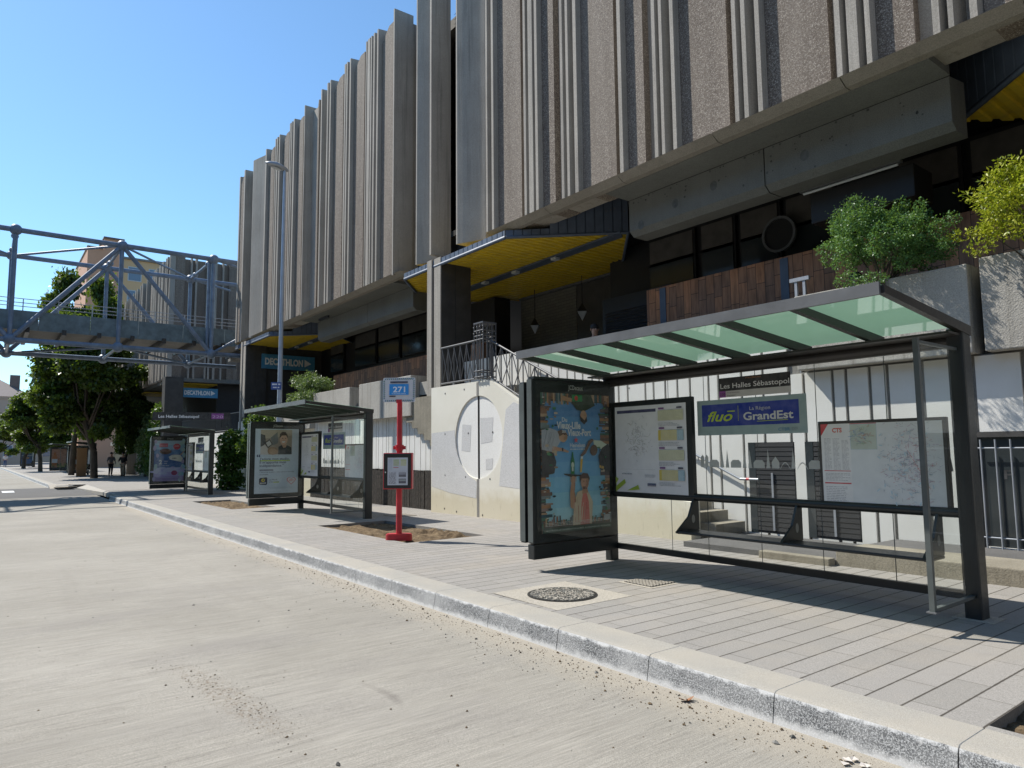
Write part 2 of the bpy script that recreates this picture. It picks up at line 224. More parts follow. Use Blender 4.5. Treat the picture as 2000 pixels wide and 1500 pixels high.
# ------------------------------------------------------------------ helpers
def G(x): return .0065*max(x, -38)                     # the pavement falls gently, then runs level
class MB:
    def __init__(s): s.v = []; s.f = []; s.mi = []; s.mats = []; s.sm = []
    def mat(s, m):
        if isinstance(m, str): m = M[m]
        if m not in s.mats: s.mats.append(m)
        return s.mats.index(m)
    def add(s, vs, fs, m, smooth=False):
        o = len(s.v); s.v += [tuple(p) for p in vs]; i = s.mat(m)
        for f in fs: s.f.append(tuple(o+k for k in f)); s.mi.append(i); s.sm.append(smooth)
        return s
    def box(s, x0, x1, y0, y1, z0, z1, m, sl=False, bev=0):
        if x0 > x1: x0, x1 = x1, x0
        if y0 > y1: y0, y1 = y1, y0
        if bev: return s.bbox(x0, x1, y0, y1, z0, z1, m, bev)
        g0, g1 = (G(x0), G(x1)) if sl else (0, 0)
        vs = [(x0, y0, z0+g0), (x1, y0, z0+g1), (x1, y1, z0+g1), (x0, y1, z0+g0), (x0, y0, z1+g0), (x1, y0, z1+g1), (x1, y1, z1+g1), (x0, y1, z1+g0)]
        return s.add(vs, [(0, 3, 2, 1), (4, 5, 6, 7), (0, 1, 5, 4), (1, 2, 6, 5), (2, 3, 7, 6), (3, 0, 4, 7)], m)
    def bbox(s, x0, x1, y0, y1, z0, z1, m, b):
        bm = bmesh.new(); bmesh.ops.create_cube(bm, size=1)
        for v in bm.verts: v.co = ((x0+x1)/2+v.co.x*(x1-x0), (y0+y1)/2+v.co.y*(y1-y0), (z0+z1)/2+v.co.z*(z1-z0))
        bmesh.ops.bevel(bm, geom=bm.edges[:], offset=b, segments=2, affect='EDGES', profile=.6)
        s.add([v.co[:] for v in bm.verts], [[v.index for v in f.verts] for f in bm.faces], m); bm.free(); return s
    def prism(s, poly, a, b, m, axis='z', smooth=False):
        """poly: 2D outline; extruded from a to b along axis (z: poly=xy, y: poly=xz, x: poly=yz)"""
        n = len(poly)
        def P(p, t): return (p[0], p[1], t) if axis == 'z' else (p[0], t, p[1]) if axis == 'y' else (t, p[0], p[1])
        vs = [P(p, a) for p in poly]+[P(p, b) for p in poly]
        ar = sum(poly[i][0]*poly[(i+1) % n][1]-poly[(i+1) % n][0]*poly[i][1] for i in range(n))
        flip = (ar > 0) ^ (axis == 'y') ^ (b < a)
        fs = [tuple(range(n-1, -1, -1)), tuple(range(n, 2*n))]+[(i, (i+1) % n, n+(i+1) % n, n+i) for i in range(n)]
        if not flip: fs = [tuple(reversed(f)) for f in fs]
        return s.add(vs, fs, m, smooth)
    def tube(s, p, q, r, m, n=10, r2=None, caps=True):
        p, q = Vector(p), Vector(q); d = (q-p).normalized(); a = d.orthogonal().normalized(); b = d.cross(a); r2 = r if r2 is None else r2
        vs = [p+(a*math.cos(2*math.pi*i/n)+b*math.sin(2*math.pi*i/n))*r for i in range(n)]+[q+(a*math.cos(2*math.pi*i/n)+b*math.sin(2*math.pi*i/n))*r2 for i in range(n)]
        s.add(vs, [(i, (i+1) % n, n+(i+1) % n, n+i) for i in range(n)], m, True)
        if caps: s.add(vs, [tuple(range(n-1, -1, -1)), tuple(range(n, 2*n))], m)
        return s
    def path(s, pts, rs, m, n=10):
        for i in range(len(pts)-1):
            s.tube(pts[i], pts[i+1], rs[i] if hasattr(rs, '__len__') else rs, m, n, rs[i+1] if hasattr(rs, '__len__') else rs, True)
        return s
    def ball(s, c, r, m, seg=14, sc=(1, 1, 1)):
        vs = [(c[0], c[1], c[2]-r*sc[2])]; k = seg//2
        for i in range(1, k):
            t = math.pi*i/k
            for j in range(seg): vs.append((c[0]+r*sc[0]*math.sin(t)*math.cos(2*math.pi*j/seg), c[1]+r*sc[1]*math.sin(t)*math.sin(2*math.pi*j/seg), c[2]-r*sc[2]*math.cos(t)))
        vs.append((c[0], c[1], c[2]+r*sc[2])); L = len(vs)-1
        fs = [(0, 1+(j+1) % seg, 1+j) for j in range(seg)]
        for i in range(k-2):
            for j in range(seg): a = 1+i*seg+j; b = 1+i*seg+(j+1) % seg; fs.append((a, b, b+seg, a+seg))
        o = 1+(k-2)*seg; fs += [(o+j, o+(j+1) % seg, L) for j in range(seg)]
        return s.add(vs, fs, m, True)
    def quad(s, a, b, c, d, m): return s.add([a, b, c, d], [(0, 1, 2, 3)], m)
    def build(s, name, parent=None, loc=None):
        me = bpy.data.meshes.new(name); me.from_pydata(s.v, [], s.f)
        for x in s.mats: me.materials.append(x)
        me.polygons.foreach_set('material_index', s.mi); me.polygons.foreach_set('use_smooth', s.sm); me.update()
        o = bpy.data.objects.new(name, me); COL.objects.link(o)
        if parent is not None: o.parent = parent
        if loc is not None: o.location = loc
        return o
def tag(o, label=None, cat=None, group=None, kind=None):
    if label: o['label'] = label
    if cat: o['category'] = cat
    if group: o['group'] = group
    if kind: o['kind'] = kind
    return o
def thing(name, label, cat, loc=(0, 0, 0), group=None, rz=0):
    o = bpy.data.objects.new(name, None); COL.objects.link(o); o.location = loc; o.rotation_euler = (0, 0, rz); o.empty_display_size = .3
    return tag(o, label, cat, group)
def struct(name, mb): return tag(mb.build(name), kind='structure')
def copy_tree(o, parent=None):
    c = o.copy(); COL.objects.link(c); c.parent = parent
    for ch in [x for x in o.children]: copy_tree(ch, c)
    return c
TXT = {}
def text_geo(st, size, bold=0., shear=0.):
    k = (st, size, bold, shear)
    if k not in TXT:
        cu = bpy.data.curves.new('t', 'FONT'); cu.body = st; cu.size = size; cu.align_x = 'LEFT'; cu.resolution_u = 3; cu.offset = bold*size; cu.shear = shear; cu.fill_mode = 'FRONT'
        ob = bpy.data.objects.new('t', cu); COL.objects.link(ob); dg = bpy.context.evaluated_depsgraph_get(); dg.update()
        me = bpy.data.meshes.new_from_object(ob.evaluated_get(dg)); vs = [(v.co.x, v.co.y) for v in me.vertices]; fs = [tuple(p.vertices) for p in me.polygons]
        bpy.data.objects.remove(ob); bpy.data.curves.remove(cu); bpy.data.meshes.remove(me); TXT[k] = (vs, fs)
    return TXT[k]
class Canvas:
    """flat printing on a sign: u runs right, v up as the reader sees it"""
    def __init__(s, mb, o, u, v, eps=.0009):
        s.mb = mb; s.o = Vector(o); s.u = Vector(u).normalized(); s.v = Vector(v).normalized(); s.n = s.u.cross(s.v); s.k = 1; s.eps = eps
    def P(s, a, b): return s.o+s.u*a+s.v*b+s.n*(s.eps*s.k)
    def poly(s, pts, m):
        s.k += 1; m = ink(m) if isinstance(m, tuple) else m; ar = sum(pts[i][0]*pts[(i+1) % len(pts)][1]-pts[(i+1) % len(pts)][0]*pts[i][1] for i in range(len(pts)))
        if ar < 0: pts = pts[::-1]
        s.mb.add([s.P(*p) for p in pts], [tuple(range(len(pts)))], m); return s
    def rect(s, a, b, c, d, m): return s.poly([(a, b), (c, b), (c, d), (a, d)], m)
    def ell(s, a, b, ra, rb, m, n=22, rot=0):
        return s.poly([(a+ra*math.cos(2*math.pi*i/n)*math.cos(rot)-rb*math.sin(2*math.pi*i/n)*math.sin(rot), b+ra*math.cos(2*math.pi*i/n)*math.sin(rot)+rb*math.sin(2*math.pi*i/n)*math.cos(rot)) for i in range(n)], m)
    def line(s, a, b, c, d, w, m):
        L = math.hypot(c-a, d-b) or 1; nx, ny = -(d-b)/L*w/2, (c-a)/L*w/2; return s.poly([(a-nx, b-ny), (c-nx, d-ny), (c+nx, d+ny), (a+nx, b+ny)], m)
    def text(s, st, a, b, width=None, size=None, m=(.9, .9, .9), bold=0., shear=0., rot=0., align='l', hscale=1.):
        vs, fs = text_geo(st, 1., bold, shear)
        if not vs: return s
        x0 = min(p[0] for p in vs); x1 = max(p[0] for p in vs); k = size if size else width/(x1-x0); kx = k*hscale
        if width and size: kx = width/(x1-x0)
        off = 0 if align == 'l' else -(x1-x0)*kx/2 if align == 'c' else -(x1-x0)*kx; s.k += 1; c, sn = math.cos(rot), math.sin(rot); m = ink(m) if isinstance(m, tuple) else m
        pts = [((p[0]-x0)*kx+off, p[1]*k) for p in vs]; s.mb.add([s.P(a+x*c-y*sn, b+x*sn+y*c) for x, y in pts], fs, m); return s
    def lines(s, a, b, c, d, n, m, fill=.55, seed=1):
        """greeked small print: rows of short word bars"""
        rg = random.Random(seed); h = (d-b)/n; s.k += 1; mm = ink(m) if isinstance(m, tuple) else m
        for i in range(n):
            x = a; y = d-(i+1)*h; end = c-(c-a)*rg.choice([0, 0, .1, .3])
            while x < end:
                wd = min(rg.uniform(.6, 3.)*h, end-x)
                if wd > .2*h: s.mb.add([s.P(x, y+h*.2), s.P(x+wd, y+h*.2), s.P(x+wd, y+h*(.2+fill)), s.P(x, y+h*(.2+fill))], [(0, 1, 2, 3)], mm)
                x += wd+h*.45
        return s
def skin_obj(name, pts, edges, rad, mat, parent, sub=2):
    me = bpy.data.meshes.new(name); me.from_pydata(pts, edges, []); ob = bpy.data.objects.new(name, me); COL.objects.link(ob)
    ob.modifiers.new('s', 'SKIN'); sv = me.skin_vertices[0].data
    for i, r in enumerate(rad): sv[i].radius = (r, r) if not hasattr(r, '__len__') else r
    sv[0].use_root = True; md = ob.modifiers.new('u', 'SUBSURF'); md.levels = sub; md.render_levels = sub
    dg = bpy.context.evaluated_depsgraph_get(); dg.update(); m2 = bpy.data.meshes.new_from_object(ob.evaluated_get(dg)); bpy.data.objects.remove(ob); bpy.data.meshes.remove(me)
    m2.materials.clear(); m2.materials.append(M[mat]); m2.polygons.foreach_set('use_smooth', [True]*len(m2.polygons)); m2.name = name
    o = bpy.data.objects.new(name, m2); COL.objects.link(o); o.parent = parent; return o
def foliage(name, centers, n, size, mat, parent=None, aspect=.5, spread=1., droop=.25, seed=0, shell=.55, up=0.):
    """many small leaves: centers = (x,y,z,rx,ry,rz) clumps filled with folded rhombic leaves"""
    rg = np.random.RandomState(seed); cs = np.array(centers, float); vol = (cs[:, 3]*cs[:, 4]*cs[:, 5])**.67; k = rg.choice(len(cs), n, p=vol/vol.sum())
    d = rg.normal(size=(n, 3)); d /= np.linalg.norm(d, axis=1)[:, None]; rr = shell+(1-shell)*rg.rand(n); rr = np.where(rg.rand(n) < .16, rr*rg.uniform(1.05, 1.45, n), rr)*rg.uniform(.75, 1., n)
    P = cs[k, :3]+d*cs[k, 3:6]*rr[:, None]*spread
    t = d*.6+rg.normal(size=(n, 3))*.7+np.array([0, 0, -droop+up]); t /= np.linalg.norm(t, axis=1)[:, None]; nn = rg.normal(size=(n, 3))+np.array([0, 0, .9])+d*.5; b = np.cross(t, nn); b /= np.linalg.norm(b, axis=1)[:, None]; nn = np.cross(b, t)
    L = size*rg.uniform(.6, 1.25, n)[:, None]; W = L*aspect
    V = np.stack([P, P+t*L*.5+b*W*.5+nn*L*.08, P+t*L, P+t*L*.5-b*W*.5+nn*L*.08], 1).reshape(-1, 3)
    me = bpy.data.meshes.new(name); me.vertices.add(4*n); me.vertices.foreach_set('co', V.ravel()); me.loops.add(4*n); me.loops.foreach_set('vertex_index', np.arange(4*n)); me.polygons.add(n)
    me.polygons.foreach_set('loop_start', np.arange(n)*4); me.polygons.foreach_set('loop_total', np.full(n, 4)); me.update(calc_edges=True); me.validate(); me.materials.append(M[mat])
    o = bpy.data.objects.new(name, me); COL.objects.link(o)
    if parent is not None: o.parent = parent
    return o
def world_of(px, py):
    return (CF+CR*((px-1000)/1351.45)-CU*((py-750)/1351.45))
def on_y(px, py, Y): d = world_of(px, py); return d*(Y/d.y)+Vector((0, 0, 1.45))      # a measured point of a plane facing the street

# ------------------------------------------------------------------ ground, road, pavement
def kerb_y(x): return 3.86-.0085*x
XS = [8, 4, 2] + [0-1.*i for i in range(0, 34)]
mb = MB(); mb.quad((-700, -700, -.62), (700, -700, -.62), (700, 700, -.62), (-700, 700, -.62), 'asphalt'); struct('ground', mb)
mb = MB()                                                       # bus lane slab, far carriageway
rx = [14, 6, 0, -6, -12, -20, -28, -36.5]
for a, b in zip(rx, rx[1:]): mb.quad((a, -16, G(a)-.18), (b, -16, G(b)-.18), (b, kerb_y(b)+.05, G(b)-.18), (a, kerb_y(a)+.05, G(a)-.18), 'road')
for a in (-1,): pass
struct('bus_lane', mb)
mb = MB(); z = G(-40)-.178
mb.add([(-36.5, -16, G(-36.5)-.18), (-36.5, 4.6, G(-36.5)-.18), (-47, 4.6, z), (-47, -16, z)], [(0, 1, 2, 3)], 'asphalt'); struct('crossing_road', mb)
mb = MB(); mb.quad((-47, -16, z), (-47, 3.1, z), (-300, -.5, z), (-300, -16, z), 'road'); struct('far_road', mb)
mb = MB()
for i in range(7): mb.box(-44.6, -42.6, .9-i*1.05, 1.4-i*1.05, z+.004, z+.008, ink((.7, .7, .68)))
struct('crosswalk_marking', mb)
# kerb: battered face, rounded edge, one granite stone after another
def kerb(name, x0, x1, yf, ln=1.0, wd=.34, h=.18):
    mb = MB(); x = x0; i = 0
    while x > x1+.05:
        xe = max(x-ln, x1); g = .0035
        pr = lambda X: [(yf(X)-.03, G(X)-h-.02), (yf(X)-.002, G(X)-.035), (yf(X)+.006, G(X)-.014), (yf(X)+.022, G(X)-.003), (yf(X)+.05, G(X)), (yf(X)+wd, G(X)), (yf(X)+wd, G(X)-h-.02)]
        A = [(x-g, *p) for p in pr(x)]; B = [(xe+g, *p) for p in pr(xe)]; n = 7
        fs = [(k, n+k, n+(k+1) % n, (k+1) % n) for k in range(n)]
        for k, f in enumerate(fs): mb.add([A[k], B[k], B[(k+1) % n], A[(k+1) % n]], [(0, 3, 2, 1)][:1], 'granite_face' if k in (0, 1, 6) else 'granite_top')
        mb.add(A, [tuple(range(n))], 'granite_face'); mb.add(B, [tuple(reversed(range(n)))], 'granite_face'); x = xe; i += 1
    return struct(name, mb)
kerb('kerb', 7.5, -31.8, kerb_y, 1.0)
kerb('kerb', -47, -300, lambda X: 3.1+.0142*(X+47), 2.0)
mb = MB()                                                        # ramped kerb end and dropped crossing
a, b = -31.8, -33.1
mb.add([(a, kerb_y(a)-.03, G(a)-.2), (a, kerb_y(a), G(a)), (a, kerb_y(a)+.34, G(a)), (b, kerb_y(b)+.15, G(b)-.17), (b, kerb_y(b)+.6, G(b)-.17)], [(0, 3, 1), (1, 3, 4, 2)], 'granite_top')
struct('kerb_end', mb)
# pavement with holes for the soil pits
def pit_hole(x, y):
    return any(c[0] < x < c[1] and c[2] < y < c[3] for c in PITS)
PITS = [(-14.2, -10.35, 5.68, 7.25), (-25.1, -20.4, 5.66, 6.9), (-1.5, 2.5, 4.27, 5.8)]
PY1 = 13.6
mb = MB(); xs = sorted({p[0] for p in PITS} | {p[1] for p in PITS} | {8, 4, 0, -5, -18, -31.8}, reverse=True)
ys_all = sorted({p[2] for p in PITS} | {p[3] for p in PITS} | {PY1})
for x0, x1 in zip(xs, xs[1:]):
    pits = [p for p in PITS if p[0] <= (x0+x1)/2 <= p[1]]
    segs = []; y = None
    cuts = [(p[2], p[3]) for p in pits]; start = 'k'
    lo = [(kerb_y(x0)+.34, kerb_y(x1)+.34)]
    for c in cuts: segs.append((lo[-1], (c[0], c[0]))); lo.append((c[1], c[1]))
    segs.append((lo[-1], (PY1, PY1)))
    for (a0, a1), (b0, b1) in segs: mb.quad((x0, a0, G(x0)), (x0, b0, G(x0)), (x1, b1, G(x1)), (x1, a1, G(x1)), 'paver')
for p in PITS:
    for (xa, ya, xb, yb) in ((p[0], p[2], p[1], p[2]), (p[1], p[2], p[1], p[3]), (p[1], p[3], p[0], p[3]), (p[0], p[3], p[0], p[2])):
        mb.quad((xa, ya, G(xa)), (xb, yb, G(xb)), (xb, yb, G(xb)-.13), (xa, ya, G(xa)-.13), 'dconc')
mb.quad((-31.8, kerb_y(-31.8)+.34, G(-31.8)), (-31.8, PY1, G(-31.8)), (-47, PY1, G(-40)), (-47, 4.75, G(-40)), 'paver')
mb.quad((-31.8, kerb_y(-31.8)+.34, G(-31.8)), (-47, 4.75, G(-40)), (-47, 4.2, z+.004), (-33.1, kerb_y(-33.1)+.3, z+.01), 'granite_top')
mb.quad((-47, 3.44, G(-40)), (-47, 30, G(-40)), (-300, 30, G(-40)), (-300, -.2, G(-40)), 'paver')
mb.quad((-45.6, 3.05, z+.006), (-45.6, 4.9, z+.006), (-47, 4.9, G(-40)), (-47, 3.05, G(-40)), 'mortar')
struct('pavement', mb)
mb = MB()                                                        # tactile and contrast bands at the crossing
for i, (x, y) in enumerate(((-44.3, 3.5), (-45.6, 4.2))):
    mb.box(x-.5, x+.5, y-.3, y+.5, G(-40)+.002, G(-40)+.006, 'asphalt')
    mb.box(x-1.8, x-.55, y-.3, y+.5, G(-40)+.002, G(-40)+.006, 'mortar')
struct('paving_bands', mb)
def soil(name, p, seed, label=None):
    rg = np.random.RandomState(seed); nx, ny = 90, 40; mb = MB(); H = np.zeros((nx+1, ny+1))
    for _ in range(150):
        cx, cy, r, h = rg.rand()*nx, rg.rand()*ny, rg.uniform(1., 3.4), rg.uniform(.01, .05)
        if rg.rand() < .3 and seed == 1: cx, cy, h, r = nx*rg.uniform(.55, .9), ny*rg.uniform(.72, .98), rg.uniform(.03, .1), rg.uniform(1., 2.6)
        X, Y = np.meshgrid(np.arange(nx+1), np.arange(ny+1), indexing='ij'); H = np.maximum(H, h*np.clip(1-((X-cx)**2+(Y-cy)**2)/r**2, 0, None)**.6+rg.rand()*.002)
    H += rg.normal(size=H.shape)*.006; vs = []
    for i in range(nx+1):
        for j in range(ny+1):
            x = p[0]+(p[1]-p[0])*i/nx; y = p[2]+(p[3]-p[2])*j/ny; vs.append((x, y, G(x)-.065+H[i, j]))
    mb.add(vs, [(i*(ny+1)+j, (i+1)*(ny+1)+j, (i+1)*(ny+1)+j+1, i*(ny+1)+j+1) for i in range(nx) for j in range(ny)], 'soil', True); return struct('soil_bed', mb)
for i, p in enumerate(PITS): soil('soil_bed', p, i+1)
# step ledge and raised walkway behind the near shelter
mb = MB(); mb.box(-5.6, -4.61, 8.47, 8.62, -.1, .06, 'step', bev=.012); mb.box(-4.6, 6, 8.62, 9.4, -.1, .17, 'step', bev=.015); mb.box(-7.0, -4.61, 8.63, 10.28, -.1, .035, 'ledge_top'); mb.box(-4.6, 6, 9.4, 10.28, -.1, .155, 'ledge_top'); struct('walkway_step', mb)
# loose grit (uncountable)
mb = MB(); rg = random.Random(3)
def stone(mb, x, y, z, r, m, rg):
    vs = []; 
    for (a, b, c) in ((1, 0, 0), (-1, 0, 0), (0, 1, 0), (0, -1, 0), (0, 0, 1), (0, 0, -.6)):
        k = r*rg.uniform(.7, 1.25); vs.append((x+a*k, y+b*k, z+c*k*.7+r*.25))
    mb.add(vs, [(0, 2, 4), (2, 1, 4), (1, 3, 4), (3, 0, 4), (2, 0, 5), (1, 2, 5), (3, 1, 5), (0, 3, 5)], m)
for i in range(3400):
    x = 1.2-abs(rg.gauss(0, 1))*9; d = abs(rg.gauss(0, .22))+.03
    stone(mb, x, kerb_y(x)-.03-d, G(x)-.18, min(.018, rg.expovariate(420)+.0018), 'soil' if rg.random() < .65 else 'iron', rg)
for i in range(800):
    t = rg.gauss(0, .62); q = rg.gauss(0, .09); x = -5.1+t-q*.1; y = 1.42+t*.1+q; stone(mb, x, y, G(x)-.18, rg.expovariate(700)+.0012, 'soil', rg)
for i in range(700):
    x = rg.uniform(-14, .5); y = rg.uniform(-2, 3.6); stone(mb, x, y, G(x)-.18, rg.expovariate(420)+.002, 'soil' if rg.random() < .6 else 'iron', rg)
tag(mb.build('loose_grit'), kind='stuff', label='loose brown grit and sand swept along the kerb and road')
# ------------------------------------------------------------------ the big ribbed building
YF, ZB, ZT = 9.05, 6.48, 14.4
def fx(px, Y=YF, z=ZB):
    k = (px-1000)/1351.45; a = CR-CF*k; return -(Y*a.y+(z-1.45)*a.z)/a.x
AGG, BASE, DEEP = YF+.115, YF+.27, YF+.62
KS = 1.061                                                       # the facade stands a little behind the stair wall
def KP(x, y, z): return (x*KS, y*KS, 1.45+(z-1.45)*KS)
bld = thing('shopping_centre', 'large concrete shopping centre with vertical ribs and pebble panels above the bus stops', 'building', KP(-15, 12, 0)); bld.scale = (KS,)*3
def bpart(mb, name, par=None): 
    o = mb.build(name, par or bld)
    if par is None: o.location = (15, -12, 0)
    return o
def rib(x0, x1, par_fn, y1=BASE, zt=ZT, zb=ZB, m='rib', y0=YF):
    mb = MB(); t = .012
    mb.prism([(x0-.02, y1), (x0+t*.5, y0), (x1-t*.5, y0), (x1+.045, y1)], zb, zt, m); par_fn(mb, 'facade_rib')
def aggp(x0, x1, par_fn, zt=ZT-.12, zb=ZB-.03, y0=AGG):
    mb = MB(); c = .02; ch = .5 if x1-x0 > .3 else .2
    z1 = zt-.0; o = [(x0, zb), (x1, zb), (x1, z1), (x0+min(ch, .6*(x1-x0)), z1), (x0, z1-.35)]
    mb.prism(o, y0, DEEP+.2, 'agg', 'y'); par_fn(mb, 'facade_panel')
def fin(x0, x1, par_fn, depth=.85, zt=ZT+.05, zb=ZB-.05, curve=False, y0=YF-.03):
    mb = MB()
    if curve:                                                   # a channel with a hollow curved side
        pts = [(x0, y0), (x0+.05, y0)]+[(x0+.05+(x1-x0-.05)*math.sin(t), y0+.02+depth*.55*(1-math.cos(t)) if False else y0+.3*math.sin(2*t)*.5+.34*(1-math.cos(t))) for t in [i*math.pi/2/8 for i in range(1, 9)]]
        pts += [(x1, y0+depth), (x0, y0+depth)]; mb.prism(pts, zb, zt, 'rib', 'z')
    else: mb.prism([(x0, y0), (x1, y0), (x1+.015, y0+depth), (x0-.015, y0+depth)], zb, zt, 'rib')
    par_fn(mb, 'facade_fin')
def louvre(x0, x1, par_fn, y=YF+.7, zb=ZB-.2, zt=ZT-.05):
    mb = MB(); mb.box(x0, x1, y+.12, y+.2, zb, zt, 'louvre'); zz = zb+1.4
    while zz < zt-.9: mb.quad((x0, y, zz), (x1, y, zz), (x1, y+.11, zz+.1), (x0, y+.11, zz+.1), 'louvre'); zz += .14
    par_fn(mb, 'louvre')
# near block
P2 = lambda mb, n: bpart(mb, n)
near_ribs = [(949.5, 953.2), (960.7, 965.2), (1024.5, 1029.3), (1034, 1043), (1047, 1052.5), (1097.5, 1103), (1108.5, 1114), (1123.5, 1130.5), (1211, 1218.5), (1279, 1286.5), (1293, 1300), (1315, 1323), (1436, 1445), (1454, 1463.5), (1481, 1491), (1635, 1647), (1658, 1680), (1693, 1705), (1822, 1838), (1852, 1865), (1894, 1911)]
near_agg = [(965.2, 1020), (1052.5, 1085.5), (1130.5, 1205), (1218.5, 1262), (1323, 1426.5), (1491, 1624), (1705, 1789)]
for a, b in near_ribs: rib(fx(a), fx(b), P2)
for a, b in near_agg: aggp(fx(a)+.02, fx(b, AGG), P2)
x = fx(1911)
for wr in range(3):                                             # the pattern goes on beyond the picture
    aggp(x+.03, x+.85, P2); x += 1.02; rib(x, x+.09, P2); rib(x+.17, x+.27, P2); rib(x+.4, x+.52, P2); x += .52
XE = x
mb = MB(); mb.box(fx(949.5)-.03, XE, BASE, DEEP+.2, ZB-.02, ZT-.15, 'rib'); bpart(mb, 'facade_backing')
xa, xb = fx(458.7), XE
def sill(x0, x1):
    n = max(1, round((x1-x0)/2.0)); 
    for i in range(n):
        a = x0+(x1-x0)*i/n; b = x0+(x1-x0)*(i+1)/n-.015; mb = MB()
        mb.prism([(YF-.01, ZB), (YF+.16, ZB-.1), (YF+.3, ZB-.1), (YF+.3, ZB+.02), (YF+.2, ZB+.02)], a, b, 'sill', 'x'); bpart(mb, 'panel_foot')
sill(fx(949.5), XE)
# left block
left_ribs = [(510, 512), (529, 530.5), (532, 534), (536.5, 538.5), (557.5, 559.5), (561, 562.5), (565, 567.5), (587.5, 589.5), (619.8, 622), (632, 634.3), (637.3, 639.6), (666.5, 669), (670.5, 673), (677, 679.5), (709.3, 711), (712.7, 718), (719.3, 721.6), (724.6, 727.4), (731.8, 734.6)]
left_agg = [(512.6, 528), (538.5, 556.5), (567.5, 585.5), (607, 616.5), (639.6, 665), (679.5, 707.5), (734.6, 766)]
for a, b in left_ribs: rib(fx(a), fx(b), P2)
for a, b in left_agg: aggp(fx(a)+.02, fx(b, AGG), P2)
mb = MB(); mb.box(fx(505), fx(600), BASE, DEEP+.2, ZB-.02, ZT-.15, 'rib'); mb.box(fx(607)-.02, fx(767), BASE, DEEP+.2, ZB-.02, ZT-.15, 'rib'); bpart(mb, 'facade_backing')
fin(fx(589.5)-.06, fx(589.5), P2, .55); louvre(fx(589.5)+.02, fx(607), P2, YF+.5)
fin(fx(767), fx(769), P2, .62); louvre(fx(769)-.05, fx(813.7)+.05, P2)
fin(fx(813.7), fx(840.7)+.02, P2, .55, curve=True); fin(fx(840.7), fx(843.7), P2, .6, zb=ZB+.05); louvre(fx(843.7)-.05, fx(893)+.05, P2)
fin(fx(893), fx(943)-.3, P2, .6, curve=True, zb=ZB+.02); louvre(fx(943)-.5, fx(949.5)-.02, P2, YF+.62)
rib(fx(459), fx(461), P2); aggp(fx(461), fx(468.5), P2, y0=YF+.03); fin(fx(469.5), fx(471.5), P2, .4); fin(fx(487.3), fx(507), P2, .5, curve=True)
mb = MB(); mb.box(fx(459)+.02, fx(489), YF+.3, DEEP+.2, ZB-.02, ZT-.1, 'rib'); bpart(mb, 'facade_backing')
sill(fx(459), fx(769)+.4)
mb = MB(); mb.box(xa+.06, XE, DEEP+.21, 26, ZT-1.2, ZT-.9, 'dconc'); mb.box(xa+.06, XE, 25.8, 26, ZB-3.5, ZT-.9, 'dconc'); mb.box(xa+.06, xa+.26, DEEP+.21, 25.8, ZB, ZT-.9, 'agg'); mb.box(XE-.2, XE, DEEP+.21, 25.8, 0, ZT-.9, 'dconc'); bpart(mb, 'roof_block')
# underside: soffit slab and deep edge beam
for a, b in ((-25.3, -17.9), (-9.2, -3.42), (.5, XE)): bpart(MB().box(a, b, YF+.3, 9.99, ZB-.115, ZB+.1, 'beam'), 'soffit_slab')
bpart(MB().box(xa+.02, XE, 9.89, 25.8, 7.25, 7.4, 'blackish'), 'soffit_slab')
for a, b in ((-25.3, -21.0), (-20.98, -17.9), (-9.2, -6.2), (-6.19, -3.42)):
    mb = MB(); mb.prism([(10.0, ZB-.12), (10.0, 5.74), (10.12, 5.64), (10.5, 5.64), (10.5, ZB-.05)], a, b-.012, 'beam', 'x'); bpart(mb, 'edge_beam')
mb = MB()
rg = random.Random(5)
for i in range(90):
    X = rg.uniform(-10, -3.7) if i < 60 else rg.uniform(-25.8, -19.2); zz = 6.33 if rg.random() < .35 else rg.uniform(5.75, 6.3); r = rg.uniform(.012, .022); mb.add([(X+r*math.cos(t*.7854), 9.998, zz+r*math.sin(t*.7854)) for t in range(8)], [tuple(range(8))], ink((.04, .042, .04)))
for X, zz in ((-8.05, 5.98), (-7.2, 6.05), (-8.9, 5.8), (-5.5, 6.0), (-22.5, 6)): mb.add([(X+.075*math.cos(t*.45), 9.997, zz+.09*math.sin(t*.45)) for t in range(14)], [tuple(range(14))], ink((.075, .08, .076)))
o = bpart(mb, 'bolt_holes'); tag(o, kind='stuff')
# columns: two light strips on the street face, grey flanks
def column(x, hang=2.05):
    mb = MB(); mb.box(x+.06, x+.61, YF+.03, 9.98, -.2, ZB-.08, 'panelgrey'); mb.box(x+.3, x+.61, YF+.0, YF+.03, 3.0, ZB-.1, 'rib'); mb.box(x, x+.22, YF-.03, YF+.12, hang, ZB-.1, 'rib'); mb.box(x+.57, x+.615, YF+.45, YF+.455, 2, ZB-.1, 'blackish'); bpart(mb, 'column')
column(-15.42); column(-31.85)
